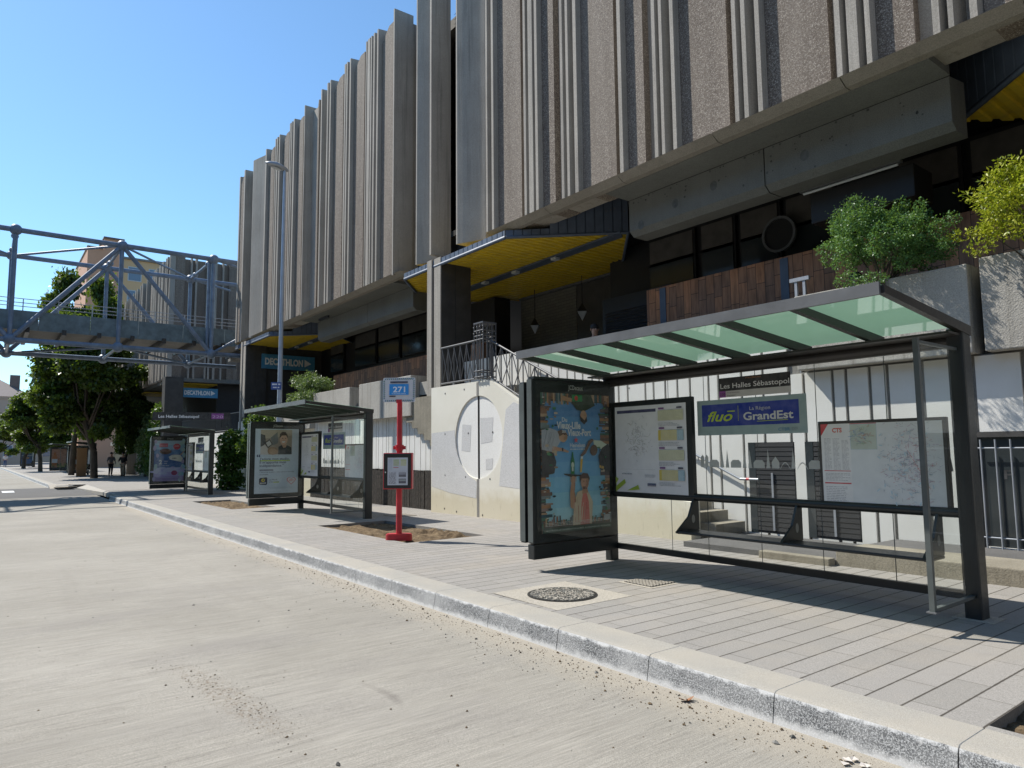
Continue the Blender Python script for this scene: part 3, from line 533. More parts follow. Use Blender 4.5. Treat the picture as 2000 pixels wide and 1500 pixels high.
# canopies: yellow corrugated soffit with 45 degree sheet metal cheeks
def canopy(dx, cut=None):
    o = [(-16.75, YF+.03), (-12.08, YF+.03), (-10.22, 11.06), (-12.58, 13.3), (-17.2, 13.5), (-19.15, 11.2)]; o = [(p[0]+dx, p[1]) for p in o]; zs = 6.21
    root = bpart(MB().box(o[0][0], o[1][0], YF+.8, 10, zs+.3, zs+.34, 'canopyblue'), 'canopy')
    mb = MB()
    def yr(x):                                                  # extent of the hexagon at x
        ys = []
        for i in range(6):
            (ax, ay), (bx, by) = o[i], o[(i+1) % 6]
            if min(ax, bx) <= x <= max(ax, bx) and ax != bx: ys.append(ay+(by-ay)*(x-ax)/(bx-ax))
        return (min(ys), max(ys)) if len(ys) > 1 else None
    x = o[5][0]+.03; k = 0
    while x < o[2][0]-.2:
        p = [(x, 0), (x+.10, 0), (x+.115, .035), (x+.185, .035), (x+.2, 0)]
        for (a, za), (b, zb) in zip(p, p[1:]):
            ra, rb_ = yr(a), yr(b)
            if ra and rb_: mb.quad((a, ra[0]+.02, zs+za), (b, rb_[0]+.02, zs+zb), (b, rb_[1], zs+zb), (a, ra[1], zs+za), 'yellow')
        x += .2; k += 1
    s = mb.build('soffit', root)
    mb = MB()
    for (ax, ay), (bx, by), hi in ((o[5], o[0], 7.17), (o[0], o[1], ZB-.14), (o[1], o[2], 7.17)):
        L = math.hypot(bx-ax, by-ay); ux, uy = (bx-ax)/L, (by-ay)/L; nx, ny = uy, -ux; t = 0
        while t < L-.01:
            t2 = min(t+.2, L)
            for (s0, s1, h0, h1) in ((0, .17, .022, .022), (.17, .2, .022, 0)):
                a0, a1 = t+s0, min(t+s1, L)
                top = hi if ay+uy*(a0+a1)/2 > YF+.76 else ZB-.13
                if a0 < a1: mb.quad((ax+ux*a0+nx*h0, ay+uy*a0+ny*h0, zs), (ax+ux*a1+nx*h1, ay+uy*a1+ny*h1, zs), (ax+ux*a1+nx*h1, ay+uy*a1+ny*h1, top), (ax+ux*a0+nx*h0, ay+uy*a0+ny*h0, top), 'canopyblue')
            t = t2
    mb.build('cheek', root)
    mb = MB()                                                   # edge angle and the flat middle band
    for i in (5, 0, 1, 2):
        a, b = o[i], o[(i+1) % 6]; mb.tube((*a, zs-.02), (*b, zs-.02), .045, 'canopyblue', 4)
    mb.prism([(o[5][0]+1.2, 11.05), (o[2][0]-.05, 10.85), (o[2][0]-.25, 11.15), (o[5][0]+1.4, 11.35)], zs-.05, zs-.01, 'canopyblue'); mb.build('trim', root)
    for lx in (-15.6, -14.2, -12.6):
        mb = MB(); mb.box(lx+dx-.09, lx+dx+.09, 10.93, 11.07, zs-.11, zs-.05, 'frost'); mb.build('lamp', root)
canopy(0); canopy(-16.1); canopy(15.35)
# terrace level: floor, shopfronts, cladding
mb = MB(); mb.box(-31.9, 6, 10.55, 25.7, 2.5, 2.85, 'dconc'); bpart(mb, 'terrace')
mb = MB(); mb.box(-10.13, XE, 11.5, 11.62, 2.9, 4.93, 'wood')
for X in (-9.75, -6.9): mb.box(X, X+.16, 11.485, 11.5, 2.9, 4.9, 'canopyblue')
bpart(mb, 'timber_cladding'); bpart(MB().box(-27.3, -16.4, 11.5, 11.6, 2.9, 4.6, 'wood'), 'timber_cladding')
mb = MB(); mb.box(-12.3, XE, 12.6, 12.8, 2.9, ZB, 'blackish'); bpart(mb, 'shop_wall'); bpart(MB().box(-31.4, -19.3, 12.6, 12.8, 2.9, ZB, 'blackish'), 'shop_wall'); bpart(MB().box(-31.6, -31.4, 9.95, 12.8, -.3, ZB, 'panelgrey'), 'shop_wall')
for a, b in ((-10.9, -9.55), (-9.4, -8.5), (-8.4, -7.45), (-7.35, -6.3), (-5.2, -4.2), (-4.1, -3.0), (-2.9, -1.8), (-30, -28.6), (-27.4, -25.4), (-25.2, -23.4), (-23.2, -21.2)):
    f = bpart(MB().box(a, b, 12.5, 12.58, 5.0, 6.4, 'blackish'), 'shop_window')
    MB().box(a+.05, b-.05, 12.47, 12.5, 5.75, 6.36, 'blind').build('blind', f); MB().box(a+.05, b-.05, 12.47, 12.5, 5.05, 5.82, 'winglass').build('pane', f)
mb = MB()
for i in range(22): mb.prism([(12.3, 3.2+i*.075), (12.28, 3.235+i*.075), (12.3, 3.27+i*.075)], -12.2, -10.2, 'louvre', 'x')
mb.box(-12.3, -10.1, 12.3, 12.36, 2.9, 5.2, 'louvre'); bpart(mb, 'roller_shutter')
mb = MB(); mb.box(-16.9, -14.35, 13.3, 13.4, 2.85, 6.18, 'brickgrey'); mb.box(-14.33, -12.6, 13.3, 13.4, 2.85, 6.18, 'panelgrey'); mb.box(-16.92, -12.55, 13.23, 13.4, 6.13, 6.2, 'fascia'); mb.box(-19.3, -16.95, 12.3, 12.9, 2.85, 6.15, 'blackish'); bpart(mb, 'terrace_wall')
mb = MB(); mb.tube((-5.85, 10.55, 5.6), (-4.37, 10.55, 5.6), .022, 'frost', 8); mb.box(-5.9, -4.32, 10.5, 10.6, 5.625, 5.66, 'fascia'); o = bpart(mb, 'strip_light'); tag(o, 'pale unlit fluorescent strip under the beam')
mb = MB(); mb.box(-5.8, -4.2, 10.65, 11.3, 5.1, 5.6, 'blackish', bev=.02); bpart(mb, 'awning_box')
mb = MB(); n = 32; Z0 = 5.62
for i in range(n):
    a, b = 2*math.pi*i/n, 2*math.pi*(i+1)/n; P = lambda t, r, y: (-7.33+r*math.cos(t), y, Z0+r*math.sin(t))
    mb.add([P(a, .31, 12.2), P(b, .31, 12.2), P(b, .36, 12.2), P(a, .36, 12.2), P(a, .31, 12.26), P(b, .31, 12.26), P(b, .36, 12.26), P(a, .36, 12.26)], [(0, 1, 2, 3), (3, 2, 6, 7), (1, 0, 4, 5)], 'fascia')
mb.add([P(2*math.pi*i/n, .31, 12.24) for i in range(n)], [tuple(range(n))], 'blackish'); bpart(mb, 'round_sign')
# pendant lanterns in front of the painted brick
for X, zz, what in ((-15.25, 5.02, 'diamond pendant lantern hanging before the painted brick, nearer the stair'), (-13.26, 5.1, 'diamond pendant lantern hanging before the plain grey panel, further from the stair')):
    t = thing('pendant_lantern', what, 'lantern', KP(X, 12.5, zz), 'diamond lanterns under the canopy'); t.scale = (KS,)*3
    MB().tube((0, 0, .22), (0, 0, 6.07-zz), .012, 'blackish', 6).build('hanging_rod', t)
    mb = MB(); r = .17; mb.add([(r, 0, 0), (0, r, 0), (-r, 0, 0), (0, -r, 0), (0, 0, .24)], [(0, 1, 4), (1, 2, 4), (2, 3, 4), (3, 0, 4)], 'blackish'); mb.build('lamp_hood', t)
    mb = MB(); r = .165; mb.add([(r, 0, -.01), (0, r, -.01), (-r, 0, -.01), (0, -r, -.01), (0, 0, -.25)], [(1, 0, 4), (2, 1, 4), (3, 2, 4), (0, 3, 4)], 'frost'); mb.build('lamp_shade', t)
# shop boards (blue with white lettering and a triangle) in the recesses
def shop_board(X, y0, y1, z0, z1, label, k=1.):
    t = thing('shop_sign', label, 'shop sign', KP(X, y0, z0) if k > 1 else (X, y0, z0), 'blue shop signs with white lettering')
    t.scale = (k,)*3
    MB().box(-.08, 0, 0, y1-y0, 0, z1-z0, ink((.045, .24, .43))).build('sign_board', t)
    mb = MB(); c = Canvas(mb, (.0015, 0, 0), (0, 1, 0), (0, 0, 1)); W, H = y1-y0, z1-z0
    c.text('DECATHLON', W*.06, H*.29, W*.71, H*.62, (.8, .8, .78), .045); c.poly([(W*.80, H*.24), (W*.93, H*.5), (W*.80, H*.78)], (.8, .8, .78)); mb.build('lettering', t); return t
shop_board(-31.2, 9.75, 12.2, 5.2, 5.86, 'blue shop sign with white lettering behind the lamp post, under the nearer yellow soffit', KS)
# ------------------------------------------------------------------ second building beyond the bridge
b2 = thing('ribbed_building', 'second ribbed concrete building behind the footbridge, with a sign under it', 'building', (-49, 9.2, 0))
def b2p(mb, n):
    o = mb.build(n, b2); o.location = (49, -9.2, 0); return o
mb = MB(); mb.box(-75, -49.3, 9.55, 16, 6.4, 14.4, 'agg'); b2p(mb, 'facade_panel')
rg = random.Random(11)
X = -49.0
while X > -75:
    wd = rg.choice([.12, .14, .5, .16]); mb = MB(); mb.box(X-wd, X, 9.25 if wd < .4 else 9.4, 9.56, 6.35, 14.55 if wd < .4 else 14.35, 'rib' if wd < .4 else 'agg'); b2p(mb, 'facade_rib'); X -= wd+rg.choice([.15, .3, .55, .8])
Y = 9.25
while Y < 16:
    wd = rg.choice([.1, .12, .7, .14]); mb = MB(); mb.box(-49.3, -49.05 if wd < .4 else -49.15, Y, Y+wd, 6.35, 14.5, 'rib' if wd < .4 else 'agg'); b2p(mb, 'facade_rib'); Y += wd+rg.choice([.1, .2, .35, .6])
mb = MB(); mb.box(-49.9, -49.0, 9.2, 10.3, -.3, 6.4, 'panelgrey'); b2p(mb, 'column'); mb = MB(); mb.box(-64.4, -63.4, 9.3, 10.3, -.3, 6.4, 'rib'); b2p(mb, 'column')
mb = MB(); mb.box(-75, -49.1, 9.6, 16, 6.15, 6.4, 'beam'); b2p(mb, 'soffit_slab')
mb = MB(); mb.box(-75, -50.2, 12.9, 16, 2.2, 6.2, 'blackish'); mb.box(-50, -49.8, 12.6, 16, 2.2, 6.2, 'blackish'); b2p(mb, 'shop_wall')
mb = MB()
for i in range(30): mb.box(-49.9-i*.17, -49.78-i*.17, 10.4, 12.6, 6.05, 6.12, 'yellow')
b2p(mb, 'canopy_soffit'); mb = MB()
for i in range(12): mb.box(-58.6-i*.3, -58.4-i*.3, 9.6, 12.5, 6.02, 6.1, 'yellow')
b2p(mb, 'canopy_soffit')
mb = MB(); mb.box(-75, -50, 9.6, 16, 2.2, 2.5, 'dconc'); b2p(mb, 'terrace')
mb = MB(); mb.tube((-52, 13, 14.4), (-52, 13, 15.6), .02, 'galv', 6); mb.tube((-52.3, 13, 15.3), (-51.7, 13, 15.3), .012, 'galv', 6); mb.tube((-52.25, 13, 15.05), (-51.75, 13, 15.05), .012, 'galv', 6); b2p(mb, 'aerial')
shop_board(-49.6, 10.35, 12.6, 5.15, 5.78, 'blue shop sign with white lettering on the further building, above the bridge-side terrace')
# ------------------------------------------------------------------ stair wall with the round recess
YW = 9.2
sw = thing('stair_wall', 'cream rendered stair wall with a round white recess split by a dark groove', 'wall', (-12, YW, 0))
def wp(mb, n, par=sw):
    o = mb.build(n, par); o.location = -par.location; return o
x0, x1, CX, CZ, CRr = -15.5, -7.3, -13.38, 1.76, .97
top = [(x0, 3.07), (-12.95, 3.07), (-12.75, 3.0), (-11.25, 2.2), (-7.75, .62), (x1, .58)]
def ztop(x):
    for (a, za), (b, zb) in zip(top, top[1:]):
        if a <= x <= b: return za+(zb-za)*(x-a)/(b-a)
mb = MB(); n = 48; ring = [(CX+CRr*math.cos(2*math.pi*i/n), CZ+CRr*math.sin(2*math.pi*i/n)) for i in range(n)]
def cap(side, m):                                               # wall face around the circle, one half at a time
    for i in range(n):
        a, b = ring[i], ring[(i+1) % n]; mx = (a[0]+b[0])/2
        for up in (True, False):
            if (up and (a[1]+b[1])/2 > CZ) or (not up and (a[1]+b[1])/2 <= CZ):
                za, zb = (ztop(a[0]), ztop(b[0])) if up else (-.3, -.3); q = [(a[0], YW, a[1]), (b[0], YW, b[1]), (b[0], YW, zb), (a[0], YW, za)]
                mb.add(q if up else q, [(0, 1, 2, 3)], m)
cap(0, 'cream')
l, r = CX-CRr, CX+CRr
mb.quad((x0, YW, -.3), (l, YW, -.3), (l, YW, ztop(l)), (x0, YW, 3.07), 'cream')
pts = [(r, ztop(r))]+[p for p in top if p[0] > r]; mb.add([(p[0], YW, -.3) for p in pts]+[(p[0], YW, p[1]) for p in reversed(pts)], [tuple(range(2*len(pts)))], 'cream')
for (a, za), (b, zb) in zip(top, top[1:]): mb.quad((a, YW, za), (b, YW, zb), (b, YW+.24, zb), (a, YW+.24, za), 'cream')
mb.quad((x1, YW, -.3), (x1, YW+.24, -.3), (x1, YW+.24, .58), (x1, YW, .58), 'cream'); mb.quad((x0, YW, -.3), (x0, YW+.24, -.3), (x0, YW+.24, 3.07), (x0, YW, 3.07), 'cream')
bk = [(p[0], p[1]) for p in top]; mb.add([(p[0], YW+.24, -.3) for p in bk]+[(p[0], YW+.24, p[1]) for p in reversed(bk)], [tuple(range(2*len(bk)))], 'cream')
wp(mb, 'wall_face')
mb = MB(); D = .03
for i in range(n): a, b = ring[i], ring[(i+1) % n]; mb.quad((a[0], YW, a[1]), (b[0], YW, b[1]), (b[0], YW+D, b[1]), (a[0], YW+D, a[1]), 'cream')
for sgn in (-1, 1):
    h = [p for p in ring if (p[0]-CX)*sgn >= -1e-6]; h.sort(key=lambda p: math.atan2(p[1]-CZ, (p[0]-CX)*sgn)); h = [(CX+.04*sgn, CZ-CRr)]+[p for p in h if abs(p[0]-CX) > .05]+[(CX+.04*sgn, CZ+CRr)]
    mb.add([(p[0], YW+D, p[1]) for p in h], [tuple(range(len(h)))], 'circle')
mb.quad((CX-.04, YW+D+.03, CZ-CRr), (CX+.04, YW+D+.03, CZ-CRr), (CX+.04, YW+D+.03, CZ+CRr), (CX-.04, YW+D+.03, CZ+CRr), 'dconc'); wp(mb, 'round_recess')
mb = MB(); mb.box(CX-.045, CX+.045, YW-.004, YW+.01, -.12, CZ-CRr, 'dconc'); mb.box(CX-.045, CX+.045, YW-.004, YW+.01, CZ+CRr, 3.05, 'dconc'); wp(mb, 'groove')
mb = MB(); k = YW-.003
def pat(poly, y=k): mb.add([(p[0], y, p[1]) for p in poly], [tuple(range(len(poly)))], 'patch')
pat([(-15.48, .55), (-14.6, .42), (-13.45, .34), (-13.42, .72), (-13.75, .85), (-14.1, 1.1), (-14.32, 1.45), (-14.38, 1.95), (-15.48, 1.9)])
pat([(-12.55, .66), (-12.4, 1.6), (-12.28, 2.35), (-12.0, 2.5), (-11.7, 2.4), (-11.35, 2.2), (-11.35, .6)])
y = YW+D-.003
pat([(-14.12, 1.45), (-13.75, 1.42), (-13.7, 2.05), (-14.08, 2.08)], y); pat([(-13.3, 1.6), (-12.85, 1.65), (-12.8, 2.2), (-13.32, 2.2)], y); pat([(-13.1, 1.0), (-12.85, 1.02), (-12.82, 1.27), (-13.1, 1.25)], y); wp(mb, 'touch_up_paint')
mb = MB()
for X, Z in ((-14.82, 2.88), (-13.95, 2.92), (-14.82, 1.86), (-13.82, 1.86), (-12.82, 1.86), (-11.75, 1.86), (-14.82, .84), (-13.9, .82), (-12.9, .8), (-11.75, .72), (-14.85, .02), (-14.3, -.02), (-13.2, -.03)):
    yy = YW-.003 if math.hypot(X-CX, Z-CZ) > CRr else YW+D-.006
    mb.add([(X+.022*math.cos(t*.7854), yy, Z+.026*math.sin(t*.7854)) for t in range(8)], [tuple(range(8))], 'blackish')
wp(mb, 'tie_hole')
st = thing('staircase', 'concrete stairs rising left behind the cream wall', 'stairs', (-7, 9.6, 0)); mb = MB(); n = 17
for i in range(n): xx = -7.0-.33*i; mb.box(xx-.33*(n-i)-.3 if i == 0 else xx-6, xx, YW+.25, 10.24, .06+.168*i, .06+.168*(i+1), 'step')
wp(mb, 'flight', st); MB().box(-15.6, -12.9, YW+.25, 10.24, 2.6, 2.93, 'step'); mb = MB(); mb.box(-15.6, -12.9, YW+.25, 10.24, 2.6, 2.93, 'step'); wp(mb, 'landing', st)
# railing: X-braced bays, lattice corner post, sloping handrail
rl = thing('stair_railing', 'grey steel railing with crossed bars and a square lattice post on the cream wall', 'railing', (-13.2, 9.3, 3.07)); Yr = 9.32
mb = MB(); mb.tube((-15.2, Yr, 4.08), (-13.45, Yr, 4.08), .026, 'railpaint', 8); mb.tube((-13.05, Yr, 4.02), (-9.0, Yr, 2.12), .026, 'railpaint', 8); wp(mb, 'handrail', rl)
mb = MB(); mb.tube((-15.2, Yr, 3.16), (-13.45, Yr, 3.16), .02, 'railpaint', 6); mb.tube((-13.05, Yr, 3.16), (-9.0, Yr, 1.26), .02, 'railpaint', 6)
for X in (-14.6, -13.9): mb.box(X-.03, X+.03, Yr-.02, Yr+.02, 3.05, 3.16, 'railpaint')
wp(mb, 'bottom_rail', rl)
for i in range(6):
    a, b = -15.15+i*.28, -15.15+(i+1)*.28; mb = MB(); mb.tube((a, Yr, 3.16), (a, Yr, 4.07), .013, 'railpaint', 6)
    mb.tube((a, Yr, 4.05), (b, Yr, 3.18), .011, 'railpaint', 5); mb.tube((a, Yr+.015, 3.18), (b, Yr+.015, 4.05), .011, 'railpaint', 5); wp(mb, 'crossed_bars', rl)
for i in range(10):
    a, b = -13.0+i*.4, -13.0+(i+1)*.4; za, zb = 3.14-(a+13.05)*.469, 3.14-(b+13.05)*.469; mb = MB(); mb.tube((a, Yr, za), (a, Yr, za+.86), .014, 'railpaint', 6); mb.tube((a, Yr, za), (b, Yr, zb+.86), .011, 'railpaint', 5); mb.tube((a, Yr+.015, za+.86), (b, Yr+.015, zb), .011, 'railpaint', 5); mb.tube(((a+b)/2, Yr, (za+zb)/2), ((a+b)/2, Yr, (za+zb)/2+.86), .01, 'railpaint', 5); wp(mb, 'crossed_bars', rl)
mb = MB(); xa_, xb_ = -13.42, -13.05
for X in (xa_, -13.3, -13.17, xb_):
    for Y in (Yr-.18, Yr+.18): mb.tube((X, Y, 3.12), (X, Y, 4.42), .015, 'railpaint', 6)
for Y in (Yr-.06, Yr+.06):
    for X in (xa_, xb_): mb.tube((X, Y, 3.12), (X, Y, 4.42), .013, 'railpaint', 6)
for zz in (3.16, 3.3, 4.04, 4.13, 4.25, 4.42):
    for Y in (Yr-.18, Yr+.18): mb.tube((xa_, Y, zz), (xb_, Y, zz), .016, 'railpaint', 5)
    for X in (xa_, xb_): mb.tube((X, Yr-.18, zz), (X, Yr+.18, zz), .016, 'railpaint', 5)
for i in range(4):
    for zz in (4.19, 4.335): mb.ball((xa_+i*.123, Yr-.19, zz), .022, 'railpaint', 8)
mb.box(xa_-.01, xb_+.01, Yr-.2, Yr+.2, 4.42, 4.45, 'railpaint'); wp(mb, 'lattice_post', rl)
# ------------------------------------------------------------------ white grooved wall under the terrace
rw = thing('grooved_wall', 'white painted wall with narrow vertical grooves, doors and barred windows', 'wall', (-6, 10.3, 0)); YG = 10.3
mb = MB(); mb.box(-15.6, 6, YG+.035, YG+.24, -.3, 2.64, 'dconc'); mb.box(-15.6, -5.95, YG+.036, YG+.239, 2.64, 3.82, 'dconc')
HOLES = [(-6.92, -6.08, .06, 1.54), (-5.9, -5.08, .06, 1.54), (-3.55, -.4, .17, 1.56)]
rg = random.Random(21); X = -15.6; gr = []
while X < 6:
    wd = rg.choice([.16, .24, .3, .42, .2, .36]); 
    if X > -3.6: wd = .8 if X > -3.3 else .5
    zt = 3.84 if X+wd < -5.9 else 2.62
    spans = [(-.3, zt)]
    hit = [h for h in HOLES if X < h[1] and X+wd > h[0]]
    if not hit: mb.box(X, X+wd, YG, YG+.05, -.3, zt, 'white')
    else:
        cuts = sorted({X, X+wd} | {c for h in hit for c in h[:2] if X < c < X+wd})
        for a, b in zip(cuts, cuts[1:]):
            hh = [h for h in hit if h[0] <= (a+b)/2 <= h[1]]
            if not hh: mb.box(a, b, YG, YG+.05, -.3, zt, 'white')
            else: mb.box(a, b, YG, YG+.05, hh[0][3], zt, 'white'); mb.box(a, b, YG, YG+.05, -.3, hh[0][2], 'white')
    X += wd+.05
for i in range(40):
    X = rg.uniform(-12, -5); Z = rg.uniform(1.7, 3.7); mb.add([(X+.02*math.cos(t*1.05), YG-.003, Z+.02*math.sin(t*1.05)) for t in range(6)], [tuple(range(6))], 'dconc') if i < 9 else None
wp(mb, 'wall_face', rw)
for (a, b, z0, z1) in HOLES[:2]:
    d = wp(MB().box(a+.003, b-.003, YG+.0, YG+.034, z0, z1, 'blackish'), 'door', rw); mb = MB()
    for i in range(19): mb.prism([(YG-.0, z0+.03+i*.076), (YG-.01, z0+.04+i*.076), (YG-.004, z0+.1+i*.076)], a+.14, b-.02, 'blackish', 'x')
    mb.build('slat', d); mb = MB(); mb.box(a+.42, a+.455, YG-.03, YG-.015, z0+.05, z1-.5, 'galv'); mb.build('post', d); mb = MB(); mb.box(a+.0, a+.13, YG-.008, YG, z0, z1, 'winglass'); mb.build('side_light', d)
a, b, z0, z1 = HOLES[2]; wn = wp(MB().box(a, b, YG+.02, YG+.034, z0, z1, 'winglass'), 'barred_window', rw)
mb = MB(); t = .07; mb.box(a-t, b+t, YG-.03, YG+.03, z1, z1+t, 'panelgrey'); mb.box(a-t, a, YG-.03, YG+.03, z0, z1, 'panelgrey'); mb.box(a+.62, a+1.05, YG+.012, YG+.019, z0+.05, z1-.55, 'frost'); mb.build('frame', wn)
for i in range(14): MB().tube((a+.09+i*.165, YG-.07, z0-.02), (a+.09+i*.165, YG-.07, z1-.03), .011, 'galv', 8).build('bar', wn)
mb = MB(); mb.tube((a-.02, YG-.055, z1-.14), (b, YG-.055, z1-.14), .011, 'galv', 6); mb.tube((a, YG-.055, z0+.12), (b, YG-.055, z0+.12), .011, 'galv', 6); mb.build('cross_bar', wn)
mb = MB(); c = Canvas(mb, (a, YG+.019, z0), (1, 0, 0), (0, 0, 1)); c.text('P', .3, .86, size=.16, m=(.02, .02, .022), bold=.02, hscale=1.5); c.text('B', .52, .86, size=.16, m=(.02, .02, .022), bold=.02, hscale=1.5); c.poly([(1.0, 1.05), (.8, 1.2), (1.0, 1.35)], (.1, .03, .03)); mb.build('lettering', wn)
hr = thing('wall_handrail', 'thin steel handrail fixed to the grooved wall beside the doors', 'handrail', (-7.5, 10.2, 1)); mb = MB()
mb.path([(-12.7, 10.22, 3.5), (-7.05, 10.22, .93), (-6.7, 10.22, .93)], .022, 'galv', 8); wp(mb, 'rail', hr); mb = MB(); mb.tube((-6.93, 10.22, .93), (-6.87, 10.22, .93), .023, 'red', 8); wp(mb, 'red_band', hr)
for X in (-11.5, -9.6, -7.9): zz = 3.5-(X+12.7)*.455; mb = MB(); mb.path([(X, 10.29, zz-.08), (X, 10.22, zz-.07), (X, 10.22, zz)], .01, 'galv', 6); wp(mb, 'bracket', hr)
hp = thing('steel_hoop', 'pale steel hoop on two legs standing above the grooved wall beside the planter', 'rail', (-5.88, 10.36, 3.3)); Mx = 'lamp'
mb = MB(); mb.box(-.17, .16, -.03, .03, .82, .88, 'galv'); mb.build('top_bar', hp)
for X in (-.07, .07): MB().box(X-.022, X+.022, -.02, .02, -.75, .82, 'galv').build('leg', hp)
# left part of the plinth: grooved wall and rough black base
lw = thing('plinth_wall', 'short grooved grey white wall over a rough black block base beside the red stop pole', 'wall', (-17, 9.6, 0)); mb = MB(); mb.box(-34, -15.55, 9.65, 9.9, .9, 3.0, 'dconc'); X = -24.5
while X < -15.62: wd = rg.choice([.12, .2, .3, .26, .16]); mb.box(X, min(X+wd, -15.6), 9.6, 9.66, .92, 2.9, 'white'); X += wd+.03
mb.box(-34, -24.5, 9.6, 9.66, -.3, 2.9, 'cream'); mb.box(-15.6, -15.51, 9.3, 9.66, -.3, 2.9, 'white'); wp(mb, 'wall_face', lw)
mb = MB(); rg2 = random.Random(4); X = -24.4
while X < -15.66: wd = .1; zt = .9+rg2.uniform(-.03, .03); mb.box(X, X+wd-.012, 9.47+rg2.uniform(-.008, .006), 9.65, -.3, zt, 'blackblock'); X += wd
mb.box(-24.4, -15.66, 9.5, 9.649, -.3, .86, 'blackblock'); wp(mb, 'block_base', lw)
# ------------------------------------------------------------------ concrete planters and their shrubs
def planter(x0, x1, y0, y1, z0, z1, label, grp, bev=.015):
    t = thing('concrete_planter', label, 'planter', ((x0+x1)/2, (y0+y1)/2, z0), grp); w_ = .1; hx, hy = (x1-x0)/2, (y1-y0)/2; mb = MB()
    mb.box(-hx, hx, -hy, -hy+w_, 0, z1-z0, 'planter', bev=bev); mb.box(-hx, -hx+w_, -hy+w_, hy, 0, z1-z0, 'planter'); mb.box(hx-w_, hx, -hy+w_, hy, 0, z1-z0, 'planter'); mb.box(-hx+w_, hx-w_, hy-w_, hy, 0, z1-z0, 'planter'); mb.box(-hx+w_, hx-w_, -hy+w_, hy-w_, 0, .1, 'planter'); mb.build('box', t)
    MB().box(-hx+w_, hx-w_, -hy+w_, hy-w_, .1, z1-z0-.12, 'soil').build('earth', t); return t
g = 'board marked concrete planters along the terrace'
planter(-5.84, -3.42, 10.08, 11.2, 2.65, 3.82, 'concrete planter half hidden by the near shelter roof, under the round green bush', g)
planter(-3.28, -.6, 10.08, 11.2, 2.65, 3.86, 'concrete planter at the right edge, under the yellow green shrub', g)
planter(-20.3, -16.95, 9.4, 10.5, 2.42, 3.56, 'long concrete planter beside the red stop pole sign', g)
planter(-16.9, -16.2, 9.65, 10.5, 2.5, 3.36, 'small low concrete planter between the long planter and the pillar', g)
planter(-24.1, -21.0, 9.4, 10.5, 2.5, 3.54, 'concrete planter above the middle shelter roof, left of the long planter', g)
planter(-28.2, -24.4, 9.4, 10.5, 2.3, 3.15, 'concrete planter with a feathery bush behind the lamp post', g)
def bush(name, label, cx, cy, cz, clumps, n, size, mat, aspect, seed, cat='shrub', grp=None, up=0., shell=.55):
    t = thing(name, label, cat, (cx, cy, cz), grp); foliage('foliage', clumps, n, size, mat, t, aspect, seed=seed, up=up, shell=shell)
    rg = random.Random(seed); mb = MB()
    for c in clumps[:14]: mb.path([(rg.uniform(-.08, .08), rg.uniform(-.08, .08), -.1), (c[0]*.5, c[1]*.5, c[2]*.55), (c[0], c[1], c[2])], [.016, .01, .004], 'trunk', 6)
    mb.build('stems', t); return t
rg = random.Random(31); cl = []
for i in range(120):
    a, b = rg.uniform(0, 6.28), rg.uniform(-.9, 1.3); r = rg.uniform(.45, .95); k = rg.uniform(.06, .17); cl.append((.95*r*math.cos(a)*math.cos(b)+.1, .62*r*math.sin(a)*math.cos(b), .62+.66*r*math.sin(b)-.1*math.cos(a), k, k, k))
cl += [(-.85, 0, .72, .13, .12, .09), (-.72, -.1, .5, .13, .14, .12), (-.55, -.1, .95, .14, .14, .14), (.1, -.55, -.02, .25, .14, .12), (-.25, -.5, .06, .2, .14, .14), (.25, 0, .55, .5, .4, .4)]
bush('round_bush', 'round bush of tiny green leaves over the left planter behind the near shelter', -4.5, 10.12, 3.76, cl, 26000, .036, 'leaf_bush', .55, 41)
cl = []
for i in range(120):
    a, b = rg.uniform(0, 6.28), rg.uniform(-.6, 1.4); r = rg.uniform(.35, 1.05)**.7; k = rg.uniform(.06, .16); cl.append((.8*r*math.cos(a)*math.cos(b), .6*r*math.sin(a)*math.cos(b), .68+.74*r*math.sin(b), k*1.5, k*1.2, k*.7))
bush('yellow_green_shrub', 'yellow green shrub with pointed leaves at the right edge', -2.66, 10.15, 3.58, cl, 11000, .06, 'leaf_yellow', .36, 42, up=.2)
cl = []
for i in range(34): a, b = rg.uniform(0, 6.28), rg.uniform(-.3, 1.3); r = rg.uniform(.5, .95); cl.append((1.35*r*math.cos(a)*math.cos(b), .7*r*math.sin(a)*math.cos(b), .5+.9*r*math.sin(b), .3, .3, .22))
bush('feathery_bush', 'grey green feathery bush spilling over the planter beside the lamp post', -25.2, 9.75, 3.05, cl, 9000, .1, 'leaf_grey', .3, 43)
cl = [(rg.uniform(-1.1, 1.1), rg.uniform(-.4, .3), rg.uniform(-.9, .6), .3, .3, .3) for i in range(26)]
bush('trailing_shrub', 'bright green shrub trailing behind the middle shelter roof', -28.6, 9.0, 2.6, cl, 5000, .12, 'leaf_ivy', .6, 44)
cl = [(rg.uniform(-.5, .5)*(1 if z < 2 else .5), rg.uniform(-.4, .4), z, .35, .35, .35) for z in [rg.uniform(.1, 2.5) for i in range(30)]]
bush('ivy_bush', 'dark leafy bush growing up the wall left of the middle shelter poster', -32.6, 9.0, -.25, cl, 5200, .15, 'leaf_ivy', .75, 45)
